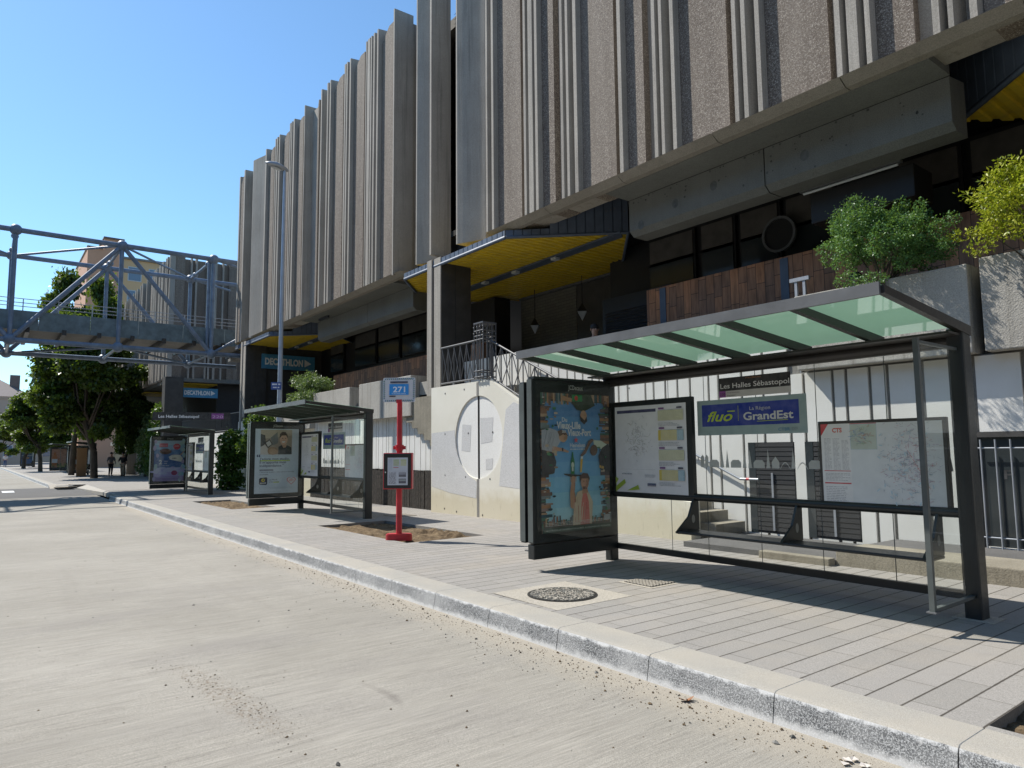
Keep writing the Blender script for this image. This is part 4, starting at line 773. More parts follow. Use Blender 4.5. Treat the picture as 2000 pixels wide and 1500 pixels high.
# ------------------------------------------------------------------ bus shelters
LS = 4.4
def sky_bands(c, W, H, cols):
    n = len(cols)
    for i, k in enumerate(cols): c.rect(0, H*i/n, W, H*(i+1)/n+.001, k)
class Lit:
    '''prints lie behind glass: stronger inks'''
    def __init__(s, c, k): s.c = c; s.f = k
    def __getattr__(s, n):
        g = getattr(s.c, n)
        def w(*a, **kw):
            t = lambda v: tuple(min(.85, x*s.f) for x in v) if isinstance(v, tuple) and len(v) == 3 and not isinstance(v[0], tuple) else v
            return g(*[t(v) for v in a], **{k: t(v) for k, v in kw.items()})
        return w
def poster_city(c, W, H):
    c = Lit(c, 1.45)
    U = lambda p: [(x*W, y*H) for x, y in p]; c.rect(0, 0, W, H, (.05, .045, .04))
    bands = [(.30, .52, .66), (.25, .48, .66), (.2, .43, .64), (.16, .38, .6), (.13, .33, .56), (.11, .29, .52), (.1, .26, .48), (.09, .22, .43)]
    for i, k in enumerate(bands): c.rect(.06*W, (.06+i*.11)*H, .95*W, (.06+(i+1)*.11+.001)*H, k)
    rg = random.Random(8); pal = [(.22, .11, .06), (.33, .17, .08), (.14, .09, .07), (.05, .13, .09), (.4, .26, .16), (.09, .07, .07), (.28, .2, .17), (.03, .08, .1), (.17, .2, .2)]
    for side in range(4):
        for i in range(46):
            t = i/46; d = rg.uniform(.05, .16) if side < 2 else rg.uniform(.04, .1); e = rg.uniform(.012, .035); k = rg.choice(pal)
            if side == 0: c.rect(0, t*H, d*W, (t+e)*H, k)
            elif side == 1: c.rect((1-d)*W, t*H, W, (t+e)*H, k)
            elif side == 2: c.rect(t*W, (1-d*.9)*H, (t+e)*W, H, k)
            else: c.rect(t*W, .035*H, (t+e)*W, (.035+d*.8)*H, k)
    for i in range(60): a, b = rg.choice([(rg.uniform(0, .1), rg.random()), (rg.uniform(.9, .97), rg.random())]); c.rect(a*W, b*H, (a+.03)*W, (b+.006)*H, rg.choice([(.5, .38, .25), (.05, .05, .05), (.1, .3, .15), (.55, .55, .5)]))
    c.rect(.02*W, .03*H, .98*W, .05*H, (.08, .07, .06)); c.rect(0, 0, W, .035*H, (.03, .06, .045))
    # hanging head-down figure with a green crate
    c.poly(U([(.40, 1), (.72, 1), (.78, .92), (.66, .885), (.6, .87), (.5, .885), (.44, .93)]), (.035, .05, .03)); c.rect(.44*W, .945*H, .59*W, .995*H, (.02, .2, .06)); c.ell(.5*W, .97*H, .025*W, .02*H, (.5, .06, .05)); c.poly(U([(.30, .985), (.44, .965), (.43, .94), (.29, .95)]), (.4, .22, .13))
    c.ell(.605*W, .835*H, .05*W, .045*H, (.42, .25, .16)); c.poly(U([(.55, .84), (.56, .8), (.61, .775), (.66, .80), (.65, .835), (.62, .805)]), (.03, .022, .02))
    # left figure leaning in
    c.poly(U([(0, .73), (.12, .745), (.24, .72), (.28, .66), (.2, .6), (.16, .56), (0, .585)]), (.36, .37, .4)); c.poly(U([(0, .59), (.16, .57), (.2, .5), (.17, .42), (.0, .4)]), (.06, .055, .055)); c.ell(.3*W, .685*H, .062*W, .043*H, (.45, .27, .18), rot=.5); c.poly(U([(.22, .72), (.28, .735), (.34, .715), (.36, .695), (.3, .70), (.25, .685)]), (.12, .07, .045)); c.line(.31*W, .70*H, .37*W, .69*H, .008, (.02, .02, .02))
    c.poly(U([(.15, .615), (.28, .60), (.38, .578), (.37, .565), (.27, .578), (.14, .575)]), (.45, .27, .18)); c.rect(.28*W, .577*H, .30*W, .602*H, (.03, .03, .03))
    # right figure reaching down with a glass
    c.poly(U([(.74, .66), (.86, .655), (.97, .62), (.92, .58), (.82, .6), (.76, .61)]), (.5, .55, .45)); c.poly(U([(.97, .63), (1, .6), (1, .42), (.84, .44), (.82, .54), (.88, .6)]), (.05, .045, .05)); c.ell(.75*W, .582*H, .055*W, .042*H, (.13, .075, .05), rot=-.5); c.poly(U([(.75, .655), (.70, .63), (.63, .56), (.57, .535), (.545, .545), (.6, .58), (.67, .65), (.73, .67)]), (.16, .09, .06))
    c.poly(U([(.535, .42), (.56, .42), (.585, .53), (.55, .53)]), (.6, .36, .05)); c.poly(U([(.55, .515), (.583, .52), (.586, .54), (.552, .535)]), (.75, .7, .6)); c.poly(U([(.83, .47), (.9, .46), (.9, .44), (.83, .45)]), (.5, .33, .08))
    # bottle, tray, waiter in a pink shirt
    c.poly(U([(.405, .41), (.455, .41), (.46, .5), (.445, .535), (.44, .57), (.425, .57), (.42, .535), (.402, .5)]), (.02, .16, .05)); c.ell(.43*W, .475*H, .02*W, .022*H, (.5, .55, .45)); c.rect(.418*W, .43*H, .442*W, .455*H, (.6, .62, .55)); c.poly(U([(.30, .415), (.55, .402), (.55, .395), (.42, .387), (.31, .405)]), (.03, .03, .03))
    c.poly(U([(.41, .39), (.43, .395), (.47, .39), (.46, .345), (.45, .28), (.47, .2), (.43, .155), (.39, .17), (.385, .27), (.405, .345)]), (.42, .24, .15)); c.poly(U([(.42, .04), (.44, .2), (.49, .275), (.56, .29), (.66, .27), (.72, .2), (.70, .04)]), (.5, .42, .3)); c.poly(U([(.53, .04), (.55, .2), (.575, .27), (.63, .265), (.66, .2), (.67, .04)]), (.52, .17, .14)); c.poly(U([(.56, .26), (.65, .27), (.64, .31), (.57, .31)]), (.4, .23, .15))
    c.ell(.605*W, .345*H, .058*W, .055*H, (.45, .26, .17)); c.poly(U([(.54, .35), (.53, .39), (.58, .415), (.65, .41), (.68, .375), (.665, .345), (.655, .372), (.56, .375)]), (.1, .055, .035)); c.poly(U([(.57, .315), (.64, .315), (.63, .295), (.58, .295)]), (.13, .07, .05)); c.rect(.583*W, .352*H, .597*W, .357*H, (.03, .02, .02)); c.rect(.62*W, .352*H, .634*W, .357*H, (.03, .02, .02))
    rg = random.Random(14)
    for k in range(14): a = rg.uniform(.0, .2); c.line(a*W, rg.uniform(.58, .62)*H, (a+.05)*W, rg.uniform(.66, .73)*H, .006, rg.choice([(.27, .28, .31), (.42, .43, .46), (.2, .21, .24)]))
    for k in range(10): a = rg.uniform(.44, .68); c.line(a*W, .06*H, (a+rg.uniform(-.02, .04))*W, rg.uniform(.16, .26)*H, .007, rg.choice([(.42, .34, .24), (.58, .5, .38), (.4, .12, .1)]))
    for k in range(10): a = rg.uniform(.86, .98); c.line(a*W, rg.uniform(.44, .5)*H, (a-.03)*W, rg.uniform(.52, .6)*H, .007, rg.choice([(.08, .075, .08), (.03, .028, .03)]))
    c.poly(U([(.605, .29), (.66, .33), (.66, .36), (.63, .375), (.62, .33)]), (.33, .18, .115)); c.poly(U([(.45, .2), (.47, .21), (.452, .28), (.462, .345), (.45, .345)]), (.3, .165, .1)); c.poly(U([(.3, .66), (.35, .665), (.36, .69), (.33, .7)]), (.34, .2, .13)); c.line(.62*W, .325*H, .65*W, .326*H, .004, (.15, .06, .05)); c.line(.60*W, .35*H, .612*W, .33*H, .005, (.3, .17, .11))
    for k in range(5): c.line((.40+.018*k)*W, .352*H, (.395+.02*k)*W, .392*H, .009, (.4, .23, .145))
    for k in range(40): a, e = rg.uniform(.06, .2), rg.uniform(.1, .95); a = a if rg.random() < .5 else 1-a; c.ell(a*W, e*H, rg.uniform(.01, .03)*W, rg.uniform(.004, .012)*H, rg.choice([(.04, .15, .07), (.08, .22, .1), (.3, .2, .12), (.45, .35, .25), (.03, .05, .06)]))
    c.text('Du', .28*W, .792*H, size=.066*W, m=(.85, .85, .83), bold=.02); c.text('Vieux-Lille', .205*W, .742*H, .345*W, .105*W, (.88, .88, .86), .03); c.text('au', .28*W, .712*H, size=.06*W, m=(.85, .85, .83), bold=.01); c.text("Vieux-Port", .36*W, .69*H, .345*W, .105*W, (.88, .88, .86), .03)
    c.poly([(.48*W+(.036 if i % 2 == 0 else .015)*W*math.sin(i*math.pi/5), .658*H+(.036 if i % 2 == 0 else .015)*W*math.cos(i*math.pi/5)) for i in range(10)], (.55, .07, .08)); c.text('Heineken', .39*W, .605*H, .22*W, .068*W, (.82, .84, .84), .015); c.lines(.39*W, .585*H, .61*W, .598*H, 1, (.7, .74, .78))
    c.lines(.03*W, .045*H, .95*W, .075*H, 3, (.55, .53, .5), .35, 2); c.rect(.88*W, .06*H, .97*W, .1*H, (.35, .36, .36)); c.text("L'ABUS D'ALCOOL EST DANGEREUX POUR LA SANT\u00c9. \u00c0 CONSOMMER AVEC MOD\u00c9RATION.", .02*W, .011*H, .96*W, .022*W, (.5, .55, .5))
def poster_studio(c, W, H):
    c = Lit(c, 1.3)
    U = lambda p: [(x*W, y*H) for x, y in p]; bg = (.50, .57, .64); c.rect(0, 0, W, H, bg); c.rect(.12*W, .60*H, .84*W, .985*H, (.30, .25, .2)); rg = random.Random(4)
    c.poly(U([(.12, .985), (.84, .985), (.84, .9), (.12, .84)]), (.42, .36, .28)); c.poly(U([(.12, .7), (.12, .92), (.22, .9), (.24, .78)]), (.03, .03, .03)); c.poly(U([(.34, .86), (.5, .95), (.52, .78), (.4, .74)]), (.16, .17, .17)); c.poly(U([(.2, .78), (.32, .84), (.4, .76), (.29, .70)]), (.025, .025, .025)); c.poly(U([(.24, .78), (.32, .82), (.37, .76), (.29, .72)]), (.5, .49, .47)); c.poly(U([(.12, .6), (.12, .72), (.22, .75), (.32, .66), (.3, .6)]), (.5, .47, .44)); c.ell(.4*W, .655*H, .12*W, .06*H, (.3, .19, .12)); c.ell(.4*W, .65*H, .1*W, .045*H, (.38, .26, .17))
    c.poly(U([(.52, .60), (.53, .72), (.6, .745), (.74, .74), (.83, .71), (.84, .6)]), (.03, .035, .04)); c.poly(U([(.6, .76), (.72, .76), (.7, .71), (.64, .7)]), (.45, .29, .2)); c.ell(.645*W, .835*H, .092*W, .085*H, (.55, .36, .26)); c.poly(U([(.55, .85), (.555, .92), (.61, .955), (.69, .95), (.735, .905), (.735, .85), (.7, .9), (.6, .895)]), (.05, .03, .022)); c.poly(U([(.6, .805), (.69, .81), (.67, .785), (.62, .782)]), (.8, .76, .72))
    for a in (.605, .675): c.rect(a*W, .848*H, (a+.03)*W, .857*H, (.04, .025, .02))
    c.poly(U([(.63, .84), (.65, .81), (.66, .815)]), (.45, .27, .19))
    ik = (.03, .04, .1); c.text('Am\u00e9lie, 21 ans, \u00e9tudiante', .12*W, .573*H, .42*W, .03*W, (.25, .28, .35)); c.rect(.11*W, .497*H, .80*W, .513*H, (.42, .55, .08)); c.text('\u201c', .04*W, .505*H, size=.2*W, m=ik, bold=.03)
    c.text("J\u2019adore mon studio.", .11*W, .515*H, .68*W, .078*W, ik, .012); c.text("Il m\u2019apporte mon", .11*W, .462*H, .60*W, .078*W, ik, .012); c.text("ind\u00e9pendance.\u201d", .11*W, .41*H, .55*W, .078*W, ik, .012)
    c.rect(.11*W, .348*H, .42*W, .37*H, (.12, .13, .2)); c.text('OFFRE \u00c9TUDIANT', .12*W, .352*H, .29*W, .026*W, (.6, .64, .7)); c.text("C\u2019est \u00e7a de se sentir \u00e0 deux pas d\u2019un assureur", .11*W, .322*H, .8*W, .03*W, ik, .01); c.text('Assembl\u00e9e', .11*W, .285*H, .2*W, .03*W, ik, .01)
    c.poly(U([(.12, .14), (.27, .13), (.29, .15), (.29, .235), (.27, .25), (.12, .24), (.105, .22), (.105, .16)]), (.02, .025, .06)); c.ell(.195*W, .205*H, .037*W, .026*H, (.6, .5, .03)); c.ell(.2*W, .207*H, .02*W, .013*H, (.02, .025, .06)); c.text('MACIF', .125*W, .15*H, .14*W, .045*W, (.75, .77, .8), .03)
    c.text('La Macif,', .33*W, .2*H, .19*W, .045*W, ik); c.rect(.43*W, .163*H, .56*W, .178*H, (.45, .55, .08)); c.text("c\u2019est vous.", .33*W, .167*H, .23*W, .045*W, ik)
    hx, hy = .84, .19; P = [(hx+.1*math.sin(t)**3*1.05, hy+.004*(13*math.cos(t)-5*math.cos(2*t)-2*math.cos(3*t)-math.cos(4*t))) for t in [i*.2618 for i in range(24)]]
    c.poly(U(P), (.5, .06, .07)); c.poly(U([(hx+(x-hx)*.84, hy+(y-hy)*.84) for x, y in P]), (.58, .62, .67)); c.lines(.78*W, .175*H, .9*W, .215*H, 4, (.5, .1, .1), .5, 3); c.lines(.11*W, .07*H, .92*W, .1*H, 3, (.38, .43, .48), .3, 6); c.lines(.11*W, .02*H, .92*W, .04*H, 2, (.38, .43, .48), .3, 7)
def poster_ice(c, W, H):
    c = Lit(c, 1.3)
    U = lambda p: [(x*W, y*H) for x, y in p]; sky_bands(c, W, H, [(.30, .22, .42), (.42, .36, .58), (.5, .5, .68), (.07, .15, .34), (.05, .12, .3), (.05, .13, .32), (.08, .2, .4), (.22, .38, .55), (.35, .48, .6)]); rg = random.Random(5)
    for i in range(16): c.ell(rg.uniform(0, 1)*W, rg.uniform(.16, .34)*H, rg.uniform(.06, .14)*W, rg.uniform(.02, .04)*H, rg.choice([(.52, .52, .68), (.45, .42, .62), (.55, .5, .6)]))
    for i in range(26): a = rg.choice([rg.uniform(0, .13), rg.uniform(.86, 1)]); c.ell(a*W, rg.random()*H, .05*W, .05*H, rg.choice([(.25, .45, .55), (.4, .35, .5), (.35, .5, .5)]))
    c.rect(.16*W, .84*H, .44*W, .93*H, (.52, .12, .17)); c.text('2024', .18*W, .855*H, .24*W, .09*W, (.6, .3, .33)); c.ell(.74*W, .85*H, .12*W, .075*H, (.55, .07, .1)); c.text('CR\u00c8ME', .66*W, .85*H, .16*W, .05*W, (.7, .55, .55), .02)
    c.ell(.37*W, .73*H, .2*W, .07*H, (.11, .05, .035)); c.ell(.37*W, .75*H, .15*W, .035*H, (.2, .1, .06)); c.ell(.3*W, .76*H, .08*W, .03*H, (.25, .13, .12)); c.poly(U([(.48, .6), (.52, .53), (.9, .47), (.96, .56), (.86, .64), (.6, .65)]), (.62, .6, .52)); c.text('LABO', .6*W, .55*H, .14*W, .05*W, (.04, .04, .05), .04); c.poly(U([(.88, .63), (1, .73), (.98, .74), (.86, .65)]), (.5, .28, .12))
    c.text('2', .16*W, .42*H, size=.2*W, m=(.8, .72, .76), bold=.05); c.text('POUR', .33*W, .475*H, .12*W, .05*W, (.75, .7, .75), .04); c.text('UNE', .33*W, .425*H, .1*W, .05*W, (.75, .7, .75), .04); c.text('nouvelle glace', .16*W, .37*H, .34*W, .05*W, (.75, .72, .78), .02); c.ell(.68*W, .2*H, .1*W, .06*H, (.33, .05, .13))
    c.rect(.1*W, .085*H, .95*W, .095*H, (.45, .45, .55)); c.lines(.06*W, .02*H, .8*W, .06*H, 2, (.25, .22, .35), .4, 3)
def poster_bottle(c, W, H):
    c.rect(0, 0, W, H, (.42, .22, .15)); rg = random.Random(6)
    for j in range(26):
        for i in range(7): x = (i+.5*(j % 2))/6.5; c.rect(min(x, 1)*W, j/26*H, min(1, x+.14)*W, (j/26+.03)*H, rg.choice([(.45, .23, .16), (.5, .27, .19), (.38, .18, .12)]))
    for i in range(24): c.ell(rg.random()*W, rg.uniform(.02, .2)*H, .09*W, .04*H, rg.choice([(.1, .14, .04), (.3, .27, .08), (.06, .08, .03)]))
    c.poly([(x*W, y*H) for x, y in ((.05, .1), (.38, .1), (.4, .55), (.32, .68), (.28, .82), (.16, .82), (.13, .68), (.04, .55))], (.45, .16, .05)); c.poly([(x*W, y*H) for x, y in ((.03, .25), (.4, .25), (.41, .46), (.04, .46))], (.62, .62, .66))
def poster_far(c, W, H): c.rect(0, 0, W, H, (.03, .07, .17)); c.rect(0, .75*H, W, H, (.05, .1, .09)); c.rect(0, .62*H, W, .66*H, (.3, .33, .35)); c.ell(.5*W, .45*H, .25*W, .08*H, (.35, .2, .1)); c.rect(0, 0, W, .35*H, (.05, .13, .33))
def poster_white(c, W, H): c.rect(0, 0, W, H, (.4, .45, .52)); c.rect(.1*W, .6*H, .9*W, .9*H, (.12, .1, .2)); c.lines(.1*W, .1*H, .9*W, .5*H, 8, (.2, .25, .4))
def shelter(X, Y, poster, label, full=2, grp='bus shelters with advertising panels along the kerb'):
    t = thing('bus_shelter', label, 'bus shelter', (X, Y, G(X)), grp); L = LS
    def b(mb, n, par=t): return mb.build(n, par)
    b(MB().box(-.075, .06, -.09, .09, -.06, 2.5, 'dark', bev=.02), 'post'); mb = MB(); mb.box(-L-.05, -L+.06, -.02, .13, -.06, 2.47, 'dark', bev=.02); b(mb, 'post')
    mb = MB(); mb.box(-.16, .16, -.15, .14, -.01, .004, 'mortar'); b(mb, 'footing')
    b(MB().box(-L+.06, -.08, .06, .11, .13, .205, 'dark'), 'bottom_rail'); b(MB().tube((-L+.06, .03, .88), (-.07, .03, .88), .045, 'dark', 14), 'lean_rail')
    # bench: slim seat blade on perforated brackets
    bn = b(MB().bbox(-L+1.42, -.22, -.33, -.02, .475, .505, 'dark', .012), 'bench')
    for x in (-L+1.45, -1.62, -.27):
        mb = MB(); pl = [(.02, .9), (.07, .9), (.07, .5), (-.02, .47), (-.3, .47), (-.335, .5), (-.3, .53), (-.12, .66), (-.02, .86)]; mb.prism(pl, x-.012, x+.012, 'dark', 'x')
        mb.add([(x+.0135, -.04+.03*math.cos(k*.5236), .63+.05*math.sin(k*.5236)) for k in range(12)], [tuple(range(12))], ink((.3, .3, .28))); mb.build('bracket', bn)
    gs = [-L+.07, -3.38, -2.83, -2.12, -1.41, -.7, -.08]
    gl = b(MB(), 'back_glass'); mb = MB()
    for a, c_ in zip(gs, gs[1:]): mb.quad((a+.004, .1, .2), (c_-.004, .1, .2), (c_-.004, .1, 2.42), (a+.004, .1, 2.42), 'glass'); mb.quad((c_-.0045, .099, .2), (c_+.0045, .099, .2), (c_+.0045, .099, 2.42), (c_-.0045, .099, 2.42), 'dark2')
    gl.data = mb.build('back_glass', t).data; bpy.data.objects.remove([o for o in t.children if o.name.startswith('back_glass') and o is not gl][0])
    # roof
    zf, zb_, yf, yb = 2.69, 2.54, -1.52, .1; x0, x1 = .04, -L-.02; n = 6; zr = lambda y: zb_+(zf-zb_)*(y-yb)/(yf-yb)
    rf = b(MB().box(x1, x0, yf-.03, yf, zf-.085, zf+.012, 'fascia'), 'roof_fascia')
    for i in range(n+1):
        x = x0+(x1-x0)*i/n; w_ = .026; mb = MB(); mb.add([(x-w_, yf, zf-.075), (x+w_, yf, zf-.075), (x+w_, yb, zb_-.1), (x-w_, yb, zb_-.1), (x-w_, yf, zf-.012), (x+w_, yf, zf-.012), (x+w_, yb, zb_-.012), (x-w_, yb, zb_-.012)], [(0, 3, 2, 1), (4, 5, 6, 7), (0, 1, 5, 4), (1, 2, 6, 5), (2, 3, 7, 6), (3, 0, 4, 7)], 'rafter'); b(mb, 'rafter')
    for i in range(n):
        a = x0+(x1-x0)*i/n; c_ = x0+(x1-x0)*(i+1)/n; mb = MB(); e = .002
        mb.add([(a-e, yf+.002, zr(yf)-.004), (c_+e, yf+.002, zr(yf)-.004), (c_+e, yb, zr(yb)-.004), (a-e, yb, zr(yb)-.004)], [(3, 2, 1, 0)], 'greenglass'); b(mb, 'roof_glass')
    mb = MB(); mb.tube((x0+.02, .02, 2.40), (-L-.03, .02, 2.38), .062, 'rafter', 16); mb.box(x1, x0, -.32, .1, 2.43, 2.45, 'rafter'); b(mb, 'roof_beam')
    # glazed return with a thin post
    mb = MB(); mb.box(-.02, .02, -.9, -.86, .18, 2.34, 'dark2'); mb.box(-.035, .035, -.92, -.84, .172, .182, 'fascia'); b(mb, 'thin_post'); mb = MB(); mb.quad((0, -.86, .2), (0, -.09, .2), (0, -.09, 2.3), (0, -.86, 2.3), 'glass'); b(mb, 'side_glass')
    b(MB().box(-.012, .012, -.86, -.09, 2.3, 2.325, 'dark2'), 'side_rail'); b(MB().box(-.02, .02, -.86, -.09, .18, .205, 'dark2'), 'side_rail')
    # advertising panel: two casings on a common foot
    px = -L+.05; y0, y1 = -1.40, .06; ad = b(MB().box(px-.07, px+.05, y0+.01, y1, .12, .3, 'dark', bev=.01), 'ad_panel')
    mb = MB(); mb.bbox(px-.04, px+.055, y0, y1, .31, 2.37, 'dark', .014); mb.box(px-.045, px+.05, y0-.004, y0+.0, .33, 2.35, 'dark2'); mb.box(px-.2, px+.0, y0+.06, y0+.1, .2, .215, 'fascia'); mb.build('casing', ad)
    mb = MB(); mb.bbox(px-.2, px-.11, y0-.0, y1, .31, 2.33, 'dark', .014); mb.box(px-.205, px-.105, y0-.004, y0-.0, .33, 2.31, 'dark2'); mb.box(px-.11, px-.04, y0+.08, y1-.08, .4, 2.3, 'blackish'); mb.build('casing', ad)
    mb = MB(); c = Canvas(mb, (px+.0565, y0+.13, .43), (0, 1, 0), (0, 0, 1), .00008); poster(c, 1.2, 1.76); mb.build('poster', ad)
    mb = MB(); c = Canvas(mb, (px+.057, y0, 2.2), (0, 1, 0), (0, 0, 1)); c.text('JCDecaux', .74, .045, .26, .085, (.55, .55, .53), .015, align='c'); mb.build('maker_lettering', ad)
    MB().quad((px+.095, y0+.03, .33), (px+.095, y1-.03, .33), (px+.095, y1-.03, 2.34), (px+.095, y0+.03, 2.34), 'posterglass').build('cover_glass', ad)
    MB().box(px+.0, px+.1, y0+.0, y1, 2.355, 2.385, 'dark').build('top_trim', ad)
    # fixtures on the back glass
    U, V = (1, 0, 0), (0, 0, 1)
    tf = b(MB().bbox(-L+.12, -L+1.46, -.01, .06, .83, 2.1, 'dark', .012), 'timetable_case'); mb = MB(); c = Canvas(mb, (-L+.18, -.0105, .9), U, V, .00006); W, H = 1.2, 1.13; c.rect(0, 0, W, H, (.72, .73, .78)); c.rect(.04, H-.09, .72, H-.05, (.05, .055, .13)); rg = random.Random(2)
    if full:
        gy = (.42, .44, .48); c.rect(.06, .3, .68, .302, gy)
        for k in range(150):
            a = rg.gauss(.4, .1); e = rg.gauss(.68, .13); f = rg.uniform(0, 6.28); r_ = rg.uniform(.015, .06); c.line(a, e, a+r_*math.cos(f), e+r_*math.sin(f), .0028, rg.choice([(.3, .3, .34), (.16, .17, .2), (.35, .38, .5), (.4, .34, .34), (.3, .38, .3)]))
        c.poly([(0, 0), (0, .07), (.16, .17), (.18, .12)], (.32, .44, .05)); c.poly([(0, .1), (0, .2), (.05, .17)], (.32, .44, .05)); c.poly([(.2, .02), (.42, .04), (.40, .1)], (.32, .44, .05))
        for k in range(4):
            yb_ = .92-.25*k; c.rect(.76, yb_, 1.16, yb_+.13, [(.58, .58, .42), (.62, .56, .3)][k % 2]); c.lines(.77, yb_+.005, 1.15, yb_+.125, 8, (.45, .45, .36), .3, k); c.lines(.76, yb_-.07, 1.1, yb_-.02, 3, (.38, .4, .45), .35, k+9); c.rect(1.06, yb_+.145, 1.14, yb_+.165, (.08, .08, .12)); c.rect(.77, yb_+.145, .86, yb_+.165, (.2, .08, .25))
            if k % 2: c.rect(1.06, yb_, 1.16, yb_+.13, (.3, .45, .55)); c.lines(1.065, yb_+.005, 1.155, yb_+.125, 8, (.5, .6, .66), .4, k+3)
            if k % 2: c.rect(.76, yb_, .8, yb_+.13, (.6, .48, .1))
        c.rect(.56, .09, .7, .125, (.05, .06, .14)); c.text('Strasbourg', .57, .098, .12, .02, (.6, .62, .66)); c.lines(.52, .2, .7, .24, 3, (.3, .32, .4), .35, 4); c.lines(.12, .23, .3, .25, 1, (.3, .32, .4), .6, 4)
    mb.build('timetable_sheet', tf)
    mb = MB(); c = Canvas(mb, (-2.93, .094, 1.62), U, V, .0006); W, H = 1.42, .42
    c.rect(0, 0, W, H, (.28, .38, .40)); c.rect(.07, .105, W-.09, H-.055, (.012, .035, .29)); c.text('fluo', .14, .165, .36, .165, (.42, .55, .03), .02, .35); c.rect(.43, .268, .535, .282, (.42, .55, .03)); c.rect(.575, .16, .582, .335, (.3, .36, .1)); c.text('La R\u00e9gion', .73, .275, .26, .058, (.55, .57, .6)); c.text('GrandEst', .645, .165, .62, .125, (.58, .6, .63), .025); c.line(.82, .145, 1.2, .15, .006, (.42, .55, .03)); c.text('CTBR', 1.08, .03, .14, .048, (.07, .22, .36), .015); c.lines(1.24, .03, 1.31, .07, 3, (.2, .25, .28), .35); b(mb, 'region_sign')
    if full:
        mb = MB(); c = Canvas(mb, (-2.6, .094, 2.06), U, V, .0006); W, H = .92, .23; c.rect(0, 0, W, .075, (.5, .49, .48)); c.rect(0, .075, W, H, (.018, .016, .018)); c.text('Les Halles S\u00e9bastopol', .018, .105, W-.035, .082, (.72, .72, .72), .008); c.text('STRASBOURG', .36, .2, .2, .022, (.45, .2, .08)); c.rect(.0, .0, .09, .075, (.26, .06, .3)); c.text('220', .008, .02, .074, .045, (.05, .02, .06), .02); c.text('Truchtersheim', .11, .045, .17, .022, (.12, .1, .1)); c.text('Kienheim', .11, .012, .11, .022, (.12, .1, .1)); b(mb, 'stop_name_sign')
        mp = b(MB().box(-1.36, -.16, .02, .085, .85, 1.73, 'panelgrey', bev=.008), 'map_case'); mb = MB(); c = Canvas(mb, (-1.33, .0195, .88), U, V, .00004); W, H = 1.14, .82; c.rect(0, 0, W, H, (.68, .71, .73)); c.rect(0, 0, .3, H, (.74, .75, .76)); rd = (.55, .05, .06); c.poly([(0, H), (.08, H), (0, H-.12)], rd); c.text('CTS', .12, H-.085, .1, .06, (.6, .12, .08), .04); c.lines(.03, .36, .1, .68, 26, (.3, .3, .33), .3, 1); c.lines(.12, .36, .19, .68, 26, (.3, .3, .33), .3, 2); c.lines(.21, .36, .28, .66, 26, (.3, .3, .33), .3, 5); c.rect(.02, .345, .29, .352, rd); c.rect(.02, .22, .29, .232, rd); c.lines(.03, .25, .28, .33, 6, (.3, .3, .33), .3, 3); c.lines(.03, .03, .25, .2, 10, (.36, .36, .4), .3, 4)
        c.rect(.3, .56, .56, .815, (.45, .56, .6)); c.rect(.3, .812, .56, .818, rd); c.rect(.305, .565, .555, .805, (.5, .56, .5))
        for k in range(60): a, e, f = rg.uniform(.32, .5), rg.uniform(.6, .78), rg.uniform(0, 6.28); c.line(a, e, a+.05*math.cos(f), e+.03*math.sin(f), .003, rg.choice([(.3, .42, .25), (.5, .2, .15), (.3, .35, .4), (.12, .25, .5)]))
        for k in range(420): a, e, f = rg.triangular(.55, 1.12, .9), rg.gauss(.45, .18), rg.choice([0, .5, -.5, 1.57]); e = min(.8, max(.03, e)); r_ = rg.uniform(.01, .045); c.line(a, e, min(1.13, a+r_*math.cos(f)), e+r_*math.sin(f), .0024, rg.choice([(.5, .18, .2), (.25, .25, .32), (.32, .38, .44), (.4, .2, .38), (.2, .36, .5), (.4, .38, .38)]))
        for k in range(24): a, e = rg.uniform(.55, 1.08), rg.uniform(.05, .7); c.ell(a, e, .02, .006, (.48, .62, .7), rot=rg.uniform(0, 3))
        for k in range(9): c.line(.84+.02*k, .55-.05*k*.8, .86+.02*k, .52-.04*k, .004, (.52, .16, .16))
        mb.build('network_map', mp)
        mb = MB(); x = -2.9; sk = ink((.46, .48, .47)); c = Canvas(mb, (0, .094, 1.24), U, V, .0003); c.eps = .0003
        while x < -.15:
            k = rg.choice('htsbd'); c.k = 1
            if k == 'h': c.poly([(x, 0), (x+.09, 0), (x+.09, .07), (x+.045, .13), (x, .07)], sk); x += .1
            elif k == 't': c.rect(x, 0, x+.05, .12, sk); c.poly([(x, .12), (x+.05, .12), (x+.025, .15)], sk); x += .06
            elif k == 's': c.poly([(x, 0), (x+.05, 0), (x+.035, .12), (x+.025, .21), (x+.015, .12)], sk); x += .07
            elif k == 'b': c.poly([(x+.12*i/8, .07*math.sin(math.pi*i/8)) for i in range(9)]+[(x+.12*i/8, .07*math.sin(math.pi*i/8)-.012) for i in range(8, -1, -1)], sk); x += .13
            else: c.poly([(x, 0), (x+.14, 0), (x+.14, .06), (x+.11, .09), (x+.03, .09), (x, .06)], sk); x += .16
        b(mb, 'skyline_frieze')
    else: b(MB().box(-1.36, -.16, .02, .085, .85, 1.73, ink((.4, .43, .45))), 'map_case')
    return t
shelter(-2.42, 6.84, poster_city, 'nearest bus shelter, its end panel showing a blue city poster with figures reaching in')
shelter(-14.9, 7.15, poster_studio, 'middle bus shelter with a pale poster of a smiling face and a quotation')
s3 = shelter(-29.0, 7.2, poster_ice, 'third bus shelter, its end panel showing a dark blue ice cream poster', 1)
shelter(-62.8, 7.0, poster_bottle, 'far bus shelter with a brick and bottle poster beside a leaning brown board', 0)
